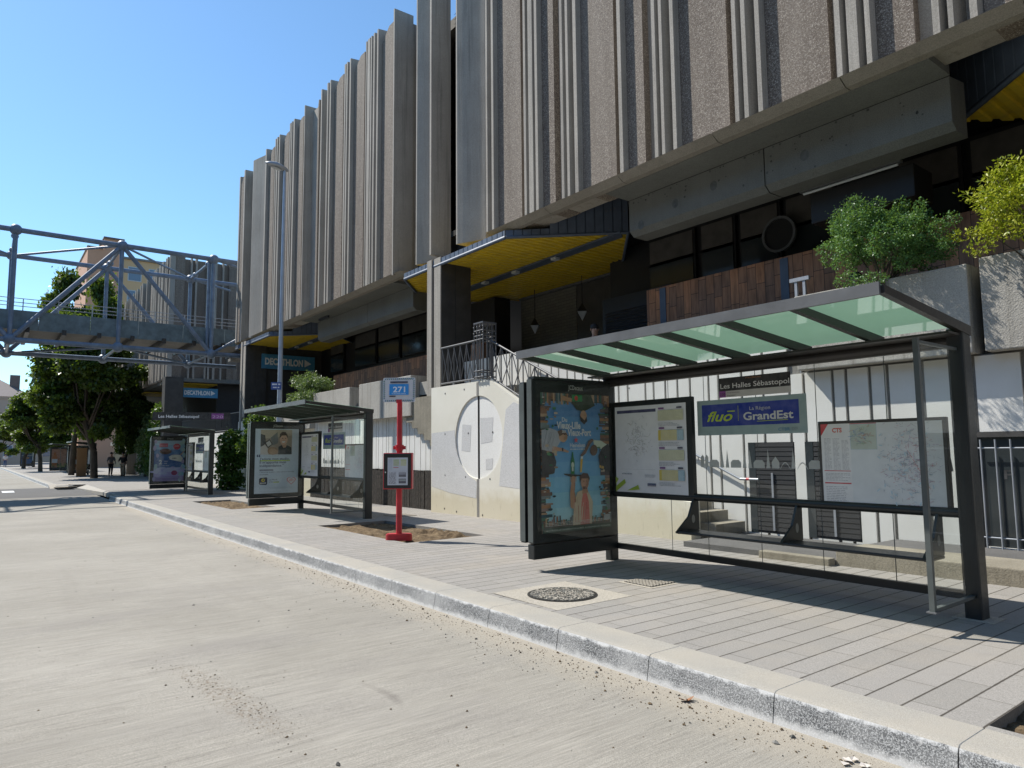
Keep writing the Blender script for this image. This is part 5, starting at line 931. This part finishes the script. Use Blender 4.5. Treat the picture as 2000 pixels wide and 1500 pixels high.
shelter(-75.5, 6.6, poster_bottle, 'far shelter with brick and bottle poster, second behind the leaning brown board', 0)
shelter(-112, 5.6, poster_far, 'furthest bus shelter with a deep blue poster under the tree', 0)
sn = thing('stop_name_board', 'dark stop name board with white lettering on the roof of the third shelter', 'sign', (-29.2, 7.0, 2.45)); sn.rotation_euler = (0, 0, R(72)); MB().box(-1.9, .9, 0, .04, .28, .6, ink((.03, .03, .034))).build('board', sn)
mb = MB(); c = Canvas(mb, (-1.7, -.001, .34), (1, 0, 0), (0, 0, 1)); c.text('Les Halles S\u00e9bastopol', .0, .04, 1.45, .16, (.85, .85, .86), .02); c.rect(1.9, 0, 2.35, .22, (.27, .07, .3)); c.text('220', 1.93, .04, .4, .15, (.6, .45, .62)); mb.build('lettering', sn)
mb = MB()
for X in (-1.6, .6): mb.box(X-.02, X+.02, .01, .03, 0, .3, 'dark')
mb.build('support', sn)
bd = tag(MB().box(-.06, .0, -.55, .1, 0, 2.15, 'board', bev=.01).build('leaning_board', None, (-62.0, 6.3, G(-62))), 'brown chipboard panel leaning upright against the far shelter with the bottle poster', 'board')
# ------------------------------------------------------------------ red temporary stop pole
tp = thing('stop_pole', 'red temporary bus stop pole with a white 271 sign and a timetable box', 'bus stop sign', (-10.85, 5.8, G(-10.9)-.01)); qd = Quaternion((0, 0, 1), R(38))
tp.rotation_euler = (0, 0, R(50))
def tpb(mb, n, par=tp): return mb.build(n, par)
mb = MB(); pr = [(-.13+.1*math.cos(t), .1*math.sin(t)) for t in [math.pi/2+i*math.pi/8 for i in range(9)]]+[(.13+.1*math.cos(t), .1*math.sin(t)) for t in [-math.pi/2+i*math.pi/8 for i in range(9)]]
mb.prism(pr, 0, .1, 'red'); mb.prism([(p[0]*.93, p[1]*.9) for p in pr], .1, .115, 'red'); tpb(mb, 'base')
MB().tube((0, 0, .1), (0, 0, 1.62), .052, 'red', 18).build('pole', tp); MB().tube((.0, 0, 1.6), (.0, 0, 2.46), .046, 'red', 18).build('pole', tp)
mb = MB(); mb.tube((0, 0, 1.54), (0, 0, 1.62), .066, 'red', 18); mb.tube((0, 0, 1.6), (0, 0, 1.64), .075, 'red', 18); mb.box(-.11, .11, -.012, .012, 1.56, 1.62, 'red'); tpb(mb, 'collar')
cs = tpb(MB().bbox(-.25, .25, -.15, -.0, .88, 1.50, 'red', .012), 'timetable_box'); mb = MB(); mb.bbox(-.235, .235, -.162, -.15, .895, 1.485, 'dark', .004); mb.ball((-.205, -.166, 1.17), .013, 'frost', 8); mb.build('door', cs)
mb = MB(); c = Canvas(mb, (-.17, -.1625, .95), (1, 0, 0), (0, 0, 1), .0003); c.rect(0, 0, .35, .47, (.58, .61, .66)); c.rect(.01, .25, .08, .45, (.5, .54, .6)); c.rect(.1, .33, .2, .44, (.45, .52, .36)); c.rect(.225, .33, .325, .44, (.52, .55, .33)); c.lines(.1, .335, .2, .41, 5, (.62, .62, .5), .4); c.lines(.225, .335, .325, .41, 5, (.62, .62, .5), .4); c.rect(.1, .295, .19, .305, (.5, .1, .1)); c.lines(.02, .02, .15, .22, 10, (.2, .2, .24), .5, 4); c.rect(.195, .14, .32, .215, (.14, .14, .16)); c.rect(.2, .18, .315, .21, (.35, .36, .4)); c.rect(.195, .03, .32, .11, (.12, .12, .14)); c.rect(.2, .07, .315, .1, (.33, .36, .36)); c.rect(0, .235, .35, .238, (.4, .42, .48)); mb.build('timetable_sheet', cs)
sg = tpb(MB(), 'sign_panel'); mb = MB(); rr = [(sx*(.285-.03)+.03*math.cos(t), sz*(.215-.03)+.03*math.sin(t)) for sx, sz, t0 in ((1, 1, 0), (-1, 1, 90), (-1, -1, 180), (1, -1, 270)) for t in [R(t0+k*22.5) for k in range(5)]]
mb.prism([(p[0], p[1]+2.6) for p in rr], -.062, -.05, ink((.66, .68, .72)), 'y'); o2 = mb.build('tmp', tp); sg.data = o2.data; bpy.data.objects.remove(o2)
mb = MB(); c = Canvas(mb, (-.285, -.0622, 2.385), (1, 0, 0), (0, 0, 1), .00025); gr_, bl = (.02, .17, .13), (.03, .15, .3); k = 0
for i in range(15): a = .03+i*.0345; c.poly([(a, .392), (a+.018, .392), (a+.034, .42), (a+.016, .42)], gr_ if i % 2 else bl); c.poly([(a, .01), (a+.018, .01), (a+.034, .038), (a+.016, .038)], gr_ if i % 2 else bl)
for i in range(10): b_ = .05+i*.0335; c.poly([(.01, b_), (.038, b_+.014), (.038, b_+.031), (.01, b_+.017)], gr_ if i % 2 else bl); c.poly([(.532, b_), (.56, b_+.014), (.56, b_+.031), (.532, b_+.017)], gr_ if i % 2 else bl)
c.rect(.13, .335, .44, .362, (.03, .03, .08)); c.rect(.115, .125, .455, .315, (.02, .3, .78)); c.text('271', .18, .175, .215, .135, (.82, .87, .93), .025); c.text('EUROPA PARK', .16, .138, .25, .026, (.6, .75, .9), .015); c.rect(.115, .09, .225, .11, (.06, .06, .1)); mb.build('lettering', sg)
mb = MB(); mb.box(-.05, .05, -.068, -.045, 2.37, 2.43, 'red'); tpb(mb, 'clamp')
# ------------------------------------------------------------------ street lamp
lp = thing('street_lamp', 'tall pale grey street lamp behind the middle shelter with a blue street plate', 'street lamp', (-22.45, 7.62, G(-22.45))); HL = 11.02
mb = MB(); mb.tube((0, 0, -.05), (0, 0, 1.5), .1, 'lamp', 20, .085); mb.tube((0, 0, 1.5), (.0, 0, HL), .085, 'lamp', 20, .045); mb.build('pole', lp)
mb = MB(); nS = 12; secs = [(.1, .05, .05, -.02), (.05, .08, .08, .0), (-.12, .14, .12, .03), (-.3, .16, .14, .06), (-.5, .12, .1, .08), (-.64, .03, .04, .09)]; vs = []
for (yy, wx, hz, dz) in secs:
    for i in range(nS): t = 2*math.pi*i/nS; vs.append((wx*math.cos(t), yy, HL+.02+dz+(hz if math.sin(t) > 0 else hz*.45)*math.sin(t)))
fs = [(k*nS+i, k*nS+(i+1) % nS, (k+1)*nS+(i+1) % nS, (k+1)*nS+i) for k in range(5) for i in range(nS)]+[tuple(range(nS)), tuple(range(5*nS, 6*nS))]; mb.add(vs, fs, 'galv', True); hd = mb.build('lamp_head', lp)
MB().add([(.1*math.cos(t*.5236), -.28+.16*math.sin(t*.5236), HL-.0-.03*math.sin(t*.5236)) for t in range(12)], [tuple(range(12))], 'frost').build('lens', hd)
pl_ = MB().box(-.26, .06, -.1, -.085, 3.62, 3.86, ink((.03, .08, .3))).build('street_plate', lp); pl_.rotation_euler = (0, 0, R(62)); mb = MB(); c = Canvas(mb, (-.25, -.1005, 3.63), (1, 0, 0), (0, 0, 1), .0006); c.lines(.02, .12, .28, .2, 1, (.6, .65, .75), .6); c.lines(.05, .03, .25, .09, 1, (.6, .65, .75), .6); o = mb.build('lettering', pl_)
# ------------------------------------------------------------------ tubular footbridge across the street
fb = thing('footbridge', 'blue grey tubular steel truss footbridge crossing the street', 'footbridge', (-36, 4.7, 0))
def fbp(mb, n, par=None):
    o = mb.build(n, par or fb); 
    if par is None: o.location = (36, -4.7, 0)
    return o
XN, XF, ZLO, ZHI = -36., -40.9, 6.32, 11.1; ys = [.68-4.04*k for k in range(4, -1, -1)][:-1]+[.68, 4.72, 8.76]; ys = [-7.4, -3.36, .68, 4.72, 8.76]
SB = 'steelblue'
mb = MB(); mb.box(XF+.55, XN-.45, -10, 11.2, 6.95, 7.05, 'dconc')
for Y in np.arange(-9.5, 11, 1.35): mb.box(XF+.3, XN-.3, Y-.08, Y+.08, 6.72, 6.95, 'rafter')
fbp(mb, 'deck')
for X in (XN-.42, XF+.42):
    mb = MB(); Y = -10
    while Y < 11.1: mb.box(X-.03, X+.03, Y, min(Y+1.93, 11.2), 6.84, 7.68, 'bridge_deck'); Y += 1.95
    fbp(mb, 'side_panel')
    mb = MB()
    for zz in (7.86, 8.02, 8.2): mb.tube((X, -10, zz), (X, 11.2, zz), .018, 'galv', 6)
    for Y in np.arange(-9.3, 11.2, 1.3): mb.box(X-.014, X+.014, Y-.02, Y+.02, 7.6, 8.2, 'galv')
    fbp(mb, 'railing')
for X in (XN, XF):
    for zz in (ZLO, ZHI): fbp(MB().tube((X, -12, zz), (X, 11.3, zz), .115, SB, 16), 'chord')
    for i, Y in enumerate(ys):
        fbp(MB().ball((X, Y, ZLO), .24, SB, 18), 'node'); fbp(MB().ball((X, Y, ZHI), .24, SB, 18), 'node'); fbp(MB().tube((X, Y, ZLO), (X, Y, ZHI), .095, SB, 14), 'vertical')
        if i < 4:
            up = i % 2 == 0; a = (X, Y, ZLO if i % 2 == 0 else ZHI); b_ = (X, ys[i+1], ZHI if i % 2 == 0 else ZLO); fbp(MB().tube(a, b_, .1, SB, 14), 'diagonal')
    ball_x = X
for i, Y in enumerate(ys):
    for zz in (ZLO-.0, ZHI): fbp(MB().tube((XN, Y, zz), (XF, Y, zz), .07, SB, 12), 'cross_beam')
    mb = MB(); mb.ball((XN-1.1, Y, ZHI), .15, SB, 12); mb.ball((XF+1.1, Y, ZHI), .15, SB, 12); fbp(mb, 'joint')
    if i < 4:
        for zz in (ZLO, ZHI): fbp(MB().tube((XN if i % 2 else XF, Y, zz), (XF if i % 2 else XN, ys[i+1], zz), .055, SB, 10), 'wind_brace')
for X in (XN, XF): fbp(MB().tube((X, 8.76, ZHI), (X-1.2, 11.2, ZHI-.1), .06, SB, 10), 'wind_brace')
fbp(MB().tube((XN, 8.76, ZLO), (XN+1.4, 10.8, ZLO+1.4), .07, SB, 10), 'strut'); fbp(MB().tube((XN-.15, 8.6, ZLO), (XN-.15, 8.6, ZHI), .08, SB, 12), 'vertical')
mb = MB(); mb.box(XF, XN+3.3, 10.9, 20, 6.6, 7.6, 'dconc'); mb.box(XN-1, XN+.2, 11.2, 12, -.3, 6.6, 'panelgrey'); fbp(mb, 'landing')
mb = MB()
for i in range(2):
    for X in (XN-.6, XF+.6): mb.tube((X, -11.6, -.6), (X, -11.6, 6.3), .3, SB, 16)
fbp(mb, 'pier')
# terrace railing under the bridge and rendered wall below it
tw = thing('terrace_parapet_wall', 'grey white grooved wall with a dark railing behind the third shelter', 'wall', (-41, 10.2, 0)); mb = MB(); X = -49
mb.box(-49, -33.9, 10.24, 10.4, -.3, 2.5, 'dconc')
while X < -34: wd = rg.choice([.2, .3, .45]); mb.box(X, min(X+wd, -33.9), 10.2, 10.26, -.3, 2.52, 'white'); X += wd+.035
wp(mb, 'wall_face', tw); mb = MB(); mb.tube((-49, 10.3, 3.5), (-33.9, 10.3, 3.5), .025, 'railpaint', 6); mb.tube((-49, 10.3, 2.62), (-33.9, 10.3, 2.62), .02, 'railpaint', 6)
for i in range(70): X = -48.9+i*.214; mb.tube((X, 10.3, 2.55), (X, 10.3, 3.5), .012, 'railpaint', 5)
wp(mb, 'railing', tw)
for (xa, xb, lab, ym) in ((-66, -50.2, 'dark grey side wall of the further terrace, running behind the walking people', 9.7),):
    o = thing('terrace_base_wall', lab, 'wall', (xa, ym, 0)); mb = MB(); mb.box(xa, xb, ym+.3, ym+.5, -.3, 3.0, 'dconc'); X = xa
    while X < xb: mb.box(X, X+.35, ym+.25, ym+.32, -.3, 2.9, 'rib'); X += .4
    wp(mb, 'wall_face', o)
# ------------------------------------------------------------------ trees
def tree_parts(seed, h, r, trunk_h, n, leaf, mat='leaf_tree', lean=0):
    rg = random.Random(seed); t = thing('street_tree', 'x', 'tree'); cl = []
    zc = trunk_h+(h-trunk_h)*.5; hz = (h-trunk_h)*.5
    for i in range(64):
        a, b = rg.uniform(0, 6.28), math.asin(rg.uniform(-1, 1)); k = rg.uniform(.5, 1.); s = rg.uniform(.16, .3)*r; prof = 1 if b < .1 else 1-.25*b
        cl.append((r*k*prof*math.cos(a)*math.cos(b)*.86, r*k*prof*math.sin(a)*math.cos(b)*.86, zc+hz*k*math.sin(b)*.9, s, s, s*.62))
    foliage('crown', cl, n, leaf, mat, t, .8, seed=seed, shell=.35); mb = MB(); mb.path([(0, .75, -.3), (.05, .65, trunk_h*.6+.6), (lean*.3, .1, trunk_h+1.5), (lean*.5, 0, zc)], [.24, .2, .17, .1], 'trunk', 12)
    for i in range(9): c = cl[i*5]; mb.path([(lean*.2, .3, trunk_h*.75+1+rg.uniform(0, 1.5)), (c[0]*.5, c[1]*.5, (c[2]+trunk_h)*.52), c[:3]], [.1, .06, .025], 'trunk', 7)
    mb.build('trunk', t); return t
t1 = tree_parts(51, 10.6, 3.9, 1.7, 56000, .24); tag(t1, 'big dark tree under the bridge, its trunk behind the leaning brown board', 'tree', 'street trees along the pavement'); t1.location = (-57, 5.6, G(-60)); t1.scale = (1.05, 1.05, 1.16)
t2 = copy_tree(t1); t2['label'] = 'tall tree with its top rising above the footbridge deck'; t2.location = (-66, 6.2, G(-60)); t2.rotation_euler = (0, 0, 2.1); t2.scale = (.98, .98, 1.66)
t3 = copy_tree(t1); t3['label'] = 'tree at the far left end of the street beside the pale houses'; t3.location = (-104, 4.6, G(-60)); t3.rotation_euler = (0, 0, 4.0); t3.scale = (1., 1., .75)
t4 = copy_tree(t1); t4['label'] = 'low dark tree left of the bridge, over the furthest bus shelters'; t4.location = (-84, 4.4, G(-60)); t4.rotation_euler = (0, 0, 5.2); t4.scale = (.9, .9, .82)
t5 = copy_tree(t1); t5['label'] = 'low tree at the far left edge beyond the last shelter'; t5.location = (-128, 1.6, G(-60)); t5.rotation_euler = (0, 0, 1.0); t5.scale = (1.1, 1.1, .7)
t7 = copy_tree(t1); t7['label'] = 'street tree on the near left side, outside the picture, shading the road'; t7.location = (-33.5, -5.6, G(-33)); t7.rotation_euler = (0, 0, .7); t7.scale = (.8, .8, 1.05)
t6 = copy_tree(t1); t6['label'] = 'dark tree close against the ribbed wall, right of the brown board'; t6.location = (-60, 9.0, G(-60)); t6.rotation_euler = (0, 0, 3.3); t6.scale = (.55, .55, .72)
mb = MB(); foliage('tmp', [(0, 0, 0, 1, 1, 1)], 10, .1, 'leaf_tree'); bpy.data.objects.remove(bpy.data.objects['tmp'])
for i, (X, Y, lab) in enumerate(((-57, 9.6, 'bright green climber hanging on the far wall behind the walking people'), (-51.5, 9.3, 'green climber on the wall corner left of the third shelter'))):
    rg = random.Random(60+i); cl = [(rg.uniform(-1.6, 1.6), rg.uniform(-.4, .4), rg.uniform(.6, 4.6), .5, .4, .45) for k in range(30)]; bush('climbing_shrub', lab, X, Y, -.25, cl, 4500, .2, 'leaf_grey' if i == 0 else 'leaf_ivy', .6, 70+i, 'climbing plant')
# ------------------------------------------------------------------ far buildings
ob = thing('apartment_tower', 'salmon and ochre apartment tower far behind the footbridge', 'building', (-100, 14, 0))
mb = MB(); mb.box(-114, -100, 9.33, 13.2, -.3, 27.4, 'salmon'); mb.box(-113, -100.2, 13.2, 27, -.3, 26.6, 'ochre'); mb.box(-112, -100.1, 11.1, 13.25, 27.4, 28.9, 'salmon'); wp(mb, 'wall', ob)
mb = MB(); mb.box(-113.1, -99.9, 13.3, 27.2, 26.6, 26.85, 'dconc'); mb.box(-112.2, -99.9, 11.0, 13.35, 28.9, 29.1, 'slate'); mb.box(-114.2, -99.8, 9.23, 11.0, 27.4, 27.6, 'dconc'); wp(mb, 'roof', ob)
for k in range(6):
    for j in range(5): 
        f = wp(MB().box(-100.25, -100.15, 13.9+j*2.4, 15.5+j*2.4, 8.3+k*3.1, 10.2+k*3.1, 'frost'), 'window', ob); MB().box(-100.16, -100.12, 14.0+j*2.4, 15.4+j*2.4, 8.4+k*3.1, 10.1+k*3.1, 'blueglass').build('pane', f)
hb = thing('hipped_house', 'pale stone house with a hipped slate roof and chimney at the far left', 'house', (-150, 0, 0))
mb = MB(); mb.box(-172, -150, -9, 6.6, -.3, 11.2, 'stone'); mb.box(-172.2, -149.8, -9.2, 6.8, 11.2, 11.6, 'stone'); wp(mb, 'wall', hb)
mb = MB(); mb.add([(-172.4, -9.4, 11.6), (-149.6, -9.4, 11.6), (-149.6, 7, 11.6), (-172.4, 7, 11.6), (-162, 2, 15.2), (-158, 2, 15.2)], [(0, 1, 5, 4), (1, 2, 5), (2, 3, 4, 5), (3, 0, 4)], 'slate'); r_ = wp(mb, 'roof', hb); MB().box(-156, -154.8, 3.4, 4.9, 12.4, 15.9, 'slate').build('chimney', r_)
for k in range(3):
    for j in range(5):
        f = wp(MB().box(-150.02, -149.92, -7.5+j*2.6, -6.1+j*2.6, 1+k*3.4, 3.1+k*3.4, 'frost'), 'window', hb); MB().box(-149.93, -149.88, -7.35+j*2.6, -6.25+j*2.6, 1.1+k*3.4, 3+k*3.4, 'blueglass').build('pane', f)
h2 = thing('end_house', 'plain pale house closing the street behind the trees', 'house', (-185, 14, 0)); mb = MB(); mb.box(-200, -185, 6.5, 24, -.3, 13, 'stone'); wp(mb, 'wall', h2); mb = MB(); mb.box(-200.4, -184.6, 6.1, 24.4, 13, 13.5, 'slate'); wp(mb, 'roof', h2)
for k in range(4):
    for j in range(5): wp(MB().box(-185, -184.9, 7.6+j*3.2, 9+j*3.2, 1+k*3, 2.8+k*3, 'blueglass'), 'window', h2)
# ------------------------------------------------------------------ ironwork in the paving
mh = thing('manhole_cover', 'round cast iron manhole cover set in a pale cement square', 'manhole cover', (-5.48, 4.81, G(-5.48))); mb = MB(); mb.prism([(-.52, -.5), (.5, -.5), (.5, .5), (-.52, .5)], .0015, .006, 'mortar'); mb.build('surround', mh)
mb = MB(); n = 40; mb.prism([(.36*math.cos(2*math.pi*i/n), .36*math.sin(2*math.pi*i/n)) for i in range(n)], .007, .012, 'rafter'); mb.build('frame', mh); mb = MB(); mb.prism([(.33*math.cos(2*math.pi*i/n), .33*math.sin(2*math.pi*i/n)) for i in range(n)], .0125, .016, 'iron')
rg = random.Random(9)
for i in range(230):
    a, r0 = rg.uniform(0, 6.28), .31*math.sqrt(rg.random()); x, y, f = r0*math.cos(a), r0*math.sin(a), rg.choice([0, .785, 1.57, 2.356]); u = (math.cos(f)*.022, math.sin(f)*.022); v = (-math.sin(f)*.007, math.cos(f)*.007); mb.prism([(x-u[0]-v[0], y-u[1]-v[1]), (x+u[0]-v[0], y+u[1]-v[1]), (x+u[0]+v[0], y+u[1]+v[1]), (x-u[0]+v[0], y-u[1]+v[1])], .016, .021, 'mortar')
mb.build('cover', mh)
def grid_cover(x, y, s, lab, nm, ang=0):
    t = thing(nm, lab, 'drain cover' if nm == 'drain_grate' else 'access cover', (x, y, G(x))); t.rotation_euler = (0, 0, ang); mb = MB(); mb.box(-s-.05, s+.05, -s-.05, s+.05, .0015, .005, 'mortar'); mb.build('surround', t); mb = MB(); mb.box(-s, s, -s, s, .0055, .009, 'panelgrey'); mb.build('plate', t); mb = MB(); k = -s+.02
    while k < s-.01: mb.box(k-.007, k+.007, -s, s, .0095, .016, 'mortar'); mb.box(-s, s, k-.007, k+.007, .0096, .0165, 'mortar'); k += .05
    mb.build('ribs', t)
grid_cover(-5.35, 5.99, .2, 'small square ribbed access cover half in the shelter shadow', 'access_cover'); grid_cover(-15.1, 8.1, .3, 'square drain grate in the paving before the black block wall', 'drain_grate')
# ------------------------------------------------------------------ small litter on the road
for i, (px, py, r, lab, m_) in enumerate(((1515, 1452, .022, 'small dark round stone on the road by the kerb, left of a paler twin', 'dconc'), (1549, 1441, .02, 'small grey stone on the road nearest the kerb, right of its twin', 'iron'), (660, 1491, .018, 'lone dark stone at the bottom of the picture', 'iron'))):
    d = world_of(px, py); zz = 1.45; t_ = (-.195-1.45)/d.z; P = Vector((0, 0, 1.45))+d*t_; mb = MB(); stone(mb, 0, 0, 0, r, m_, random.Random(i)); tag(mb.build('stone', None, (P.x, P.y, G(P.x)-.18)), lab, 'stone')
lf = MB(); rg = random.Random(2)
for i in range(7): a = rg.uniform(0, 6.28); lf.add([(0, 0, .004), (.04*math.cos(a), .04*math.sin(a), .012), (.06*math.cos(a+.4), .06*math.sin(a+.4), .03), (.035*math.cos(a+.8), .035*math.sin(a+.8), .01)], [(0, 1, 2, 3)], ink((.25, .1, .03)))
d = world_of(1338, 1368); P = Vector((0, 0, 1.45))+d*((-.2-1.45)/d.z); tag(lf.build('dry_leaf', None, (P.x, P.y, G(P.x)-.18)), 'curled brown dry leaf lying against the kerb', 'leaf')
pp = MB(); rg = random.Random(3)
for i in range(6): a, x, y = rg.uniform(0, 6.28), rg.uniform(-.12, .12), rg.uniform(-.02, .02); pp.add([(x, y, .004+i*.0015), (x+.045*math.cos(a), y+.03*math.sin(a), .009+i*.0015), (x+.05*math.cos(a+.9), y+.05*math.sin(a+.9), .006+i*.0015), (x+.02*math.cos(a+1.8), y+.03*math.sin(a+1.8), .012+i*.0015)], [(0, 1, 2, 3)], ink((.55, .5, .45)))
d = world_of(1650, 1490); P = Vector((0, 0, 1.45))+d*((-.2-1.45)/d.z); tag(pp.build('paper_scraps', None, (P.x, P.y, G(P.x)-.178)), 'torn pale paper scraps in the gutter at the bottom right', 'litter')
# ------------------------------------------------------------------ people
def person(label, loc, rz, pose, top, legs, hair='hair_black', skin='skin', bag=None, group=None, sc=1.):
    t = thing('person', label, 'person', loc, group, rz); t.scale = (sc,)*3
    s = pose; E = []; P = []; Rr = []
    def add(p, r, par=None):
        P.append(p); Rr.append(r); i = len(P)-1
        if par is not None: E.append((par, i))
        return i
    pel = add((0, 0, s.get('hip', .93)), (.15, .1)); sp = add((0, s.get('lean', 0)*.5, s.get('hip', .93)+.22), (.13, .09), pel); ch = add((0, s.get('lean', 0), s.get('hip', .93)+.45), (.17, .11), sp); nk = add((0, s.get('lean', 0)*1.1, s.get('hip', .93)+.58), .055, ch); hd = add((0, s.get('lean', 0)*1.2-.01, s.get('hip', .93)+.67), .075, nk); h2_ = add((0, s.get('lean', 0)*1.2-.005, s.get('hip', .93)+.75), .09, hd); h3 = add((0, s.get('lean', 0)*1.2, s.get('hip', .93)+.81), .06, h2_)
    arms = []
    for sd in (-1, 1):
        sh = add((sd*.19, s.get('lean', 0), s.get('hip', .93)+.47), .06, ch); el = add((sd*.25, s['arm'][0 if sd < 0 else 1][0], s.get('hip', .93)+.2), .045, sh); wr = add((sd*.22, s['arm'][0 if sd < 0 else 1][1], s.get('hip', .93)+s['arm'][0 if sd < 0 else 1][2]), .032, el); ha = add((sd*.21, s['arm'][0 if sd < 0 else 1][1]-.03, s.get('hip', .93)+s['arm'][0 if sd < 0 else 1][2]-.08), .03, wr); arms.append((sh, el, wr))
        for f in range(4): add((sd*(.21-.012*f+.015), s['arm'][0 if sd < 0 else 1][1]-.05-.01*f, s.get('hip', .93)+s['arm'][0 if sd < 0 else 1][2]-.15+.008*abs(f-1)), .011, ha)
        add((sd*.175, s['arm'][0 if sd < 0 else 1][1]-.06, s.get('hip', .93)+s['arm'][0 if sd < 0 else 1][2]-.10), .012, ha)
    lg = []
    for sd, (ky, kz, ay, az) in zip((-1, 1), s['leg']):
        hp_ = add((sd*.09, 0, s.get('hip', .93)-.06), .085, pel); kn = add((sd*.1, ky, kz), .058, hp_); an = add((sd*.1, ay, az), .04, kn); to = add((sd*.11, ay-.16, az-.05), .035, an); lg.append((hp_, kn, an))
    skin_obj('body', P, E, Rr, skin, t)
    def cloth(nm, idx, ed, grow, m_): skin_obj(nm, [P[i] for i in idx], ed, [tuple(x+grow for x in Rr[i]) if hasattr(Rr[i], '__len__') else Rr[i]+grow for i in idx], m_, t)
    cloth('shirt', [pel, sp, ch, nk, arms[0][0], arms[0][1], arms[1][0], arms[1][1]], [(0, 1), (1, 2), (2, 4), (4, 5), (2, 6), (6, 7)], .018, top)
    cloth('trousers', [pel, lg[0][0], lg[0][1], lg[0][2], lg[1][0], lg[1][1], lg[1][2]], [(0, 1), (1, 2), (2, 3), (0, 4), (4, 5), (5, 6)], .016, legs)
    hz = s.get('hip', .93)+.80; hy = s.get('lean', 0)*1.2; mb = MB(); mb.ball((0, hy+.018, hz), .105, hair, 16, (.95, 1., .95)); mb.build('hair', t)
    mb = MB()
    for sx in (-1, 1): mb.ball((sx*.034, hy-.085, hz-.04), .012, 'blackish', 8); mb.ball((sx*.092, hy, hz-.05), .024, skin, 8, (.5, 1, 1.3))
    mb.ball((0, hy-.1, hz-.065), .018, skin, 8, (.8, 1, 1.4)); mb.box(-.025, .025, hy-.094, hy-.085, hz-.108, hz-.1, ink((.25, .09, .08))); mb.build('face', t)
    for sd, l in zip((-1, 1), lg): a = P[l[2]]; mb = MB(); mb.ball((sd*.11, a[1]-.08, a[2]-.05), .06, 'cloth_black', 10, (.75, 1.9, .75)); mb.build('shoe', t)
    if bag: mb = MB(); mb.ball((.02, hy+.2, s.get('hip', .93)+.3), .17, bag, 12, (.9, .6, 1.25)); mb.build('backpack', t)
    return t
stand = dict(hip=.93, lean=-.02, arm=((.05, -.05, -.02), (-.08, -.25, .12)), leg=((-.08, .5, .0, .09), (.04, .5, .12, .09)))
stand2 = dict(hip=.93, lean=.0, arm=((-.1, -.28, .25), (.06, -.02, -.03)), leg=((.02, .5, .1, .09), (-.1, .5, -.06, .09)))
person('person in dark top and shorts standing by the far wall, left of a companion', (-61, 7.9, G(-60)), R(100), stand, 'cloth_grey', 'cloth_black')
person('person in a dark jacket and khaki trousers with a backpack by the far wall', (-59.6, 8.5, G(-60)), R(60), stand2, 'cloth_black', 'cloth_khaki', bag='cloth_black')
person('distant person in a pale top at the far left end of the pavement', (-118, 2.6, G(-60)), R(90), stand, 'cloth_white', 'cloth_blue')
sit = dict(hip=3.32-2.85, lean=-.03, arm=((-.1, -.3, .18), (-.1, -.3, .18)), leg=((-.42, .47, -.42, .09), (-.42, .47, -.42, .09)))
person('black haired person whose head shows above the grooved wall near the roller shutter', (-11.23, 10.95, 2.94), R(60), sit, 'cloth_black', 'cloth_black', 'hair_black', 'skin')
sit2 = dict(hip=.47, lean=-.03, arm=((-.1, -.3, .18), (-.1, -.3, .18)), leg=((-.42, .47, -.42, .09), (-.42, .47, -.42, .09)))
person('person in a black cap behind the planter, beside the round bush', (-5.42, 11.25, 2.94), R(40), sit2, 'cloth_black', 'cloth_black', 'hair_black', 'skin')
for X, lab in ((-11.23, 'dark stool on the terrace under the person near the roller shutter'), (-5.42, 'dark stool on the terrace under the person behind the planter')):
    Yk = 10.95 if X < -8 else 11.25; t = thing('stool', lab, 'stool', (X, Yk, 2.94)); MB().bbox(-.18, .18, -.16, .16, .34, .385, 'dark', .01).build('seat', t)
    for sx in (-.14, .14):
        for sy in (-.12, .12): MB().tube((sx, sy, 0), (sx*.8, sy*.8, .34), .014, 'dark', 8).build('leg', t)

# ------------------------------------------------------------------ unseen blocks added behind the viewer to cut down sky light
for nm, lab, x0, x1, y0, y1, h in (('office_block', 'plain grey unseen block added across the street to hold back sky light', -60, 30, -42, -24, 17), ('corner_block', 'plain brown unseen block added at the street end to hold back sky light', 24, 48, -22, 40, 19)):
    t = thing(nm, lab, 'building', ((x0+x1)/2, (y0+y1)/2, 0)); mb = MB(); mb.box(x0, x1, y0, y1, -.6, h, 'stone' if nm[0] == 'o' else 'dconc'); wp(mb, 'wall', t)
    mb = MB(); mb.box(x0-.3, x1+.3, y0-.3, y1+.3, h, h+.5, 'slate'); wp(mb, 'roof', t)
    for k in range(5):
        mb = MB(); mb.box(x0+1, x1-1, y1-.02, y1+.05, 1.5+k*3.2, 3.1+k*3.2, 'winglass') if nm[0] == 'o' else mb.box(x0-.05, x0+.02, y0+1, y1-1, 1.5+k*3.4, 3.1+k*3.4, 'winglass'); wp(mb, 'window', t)
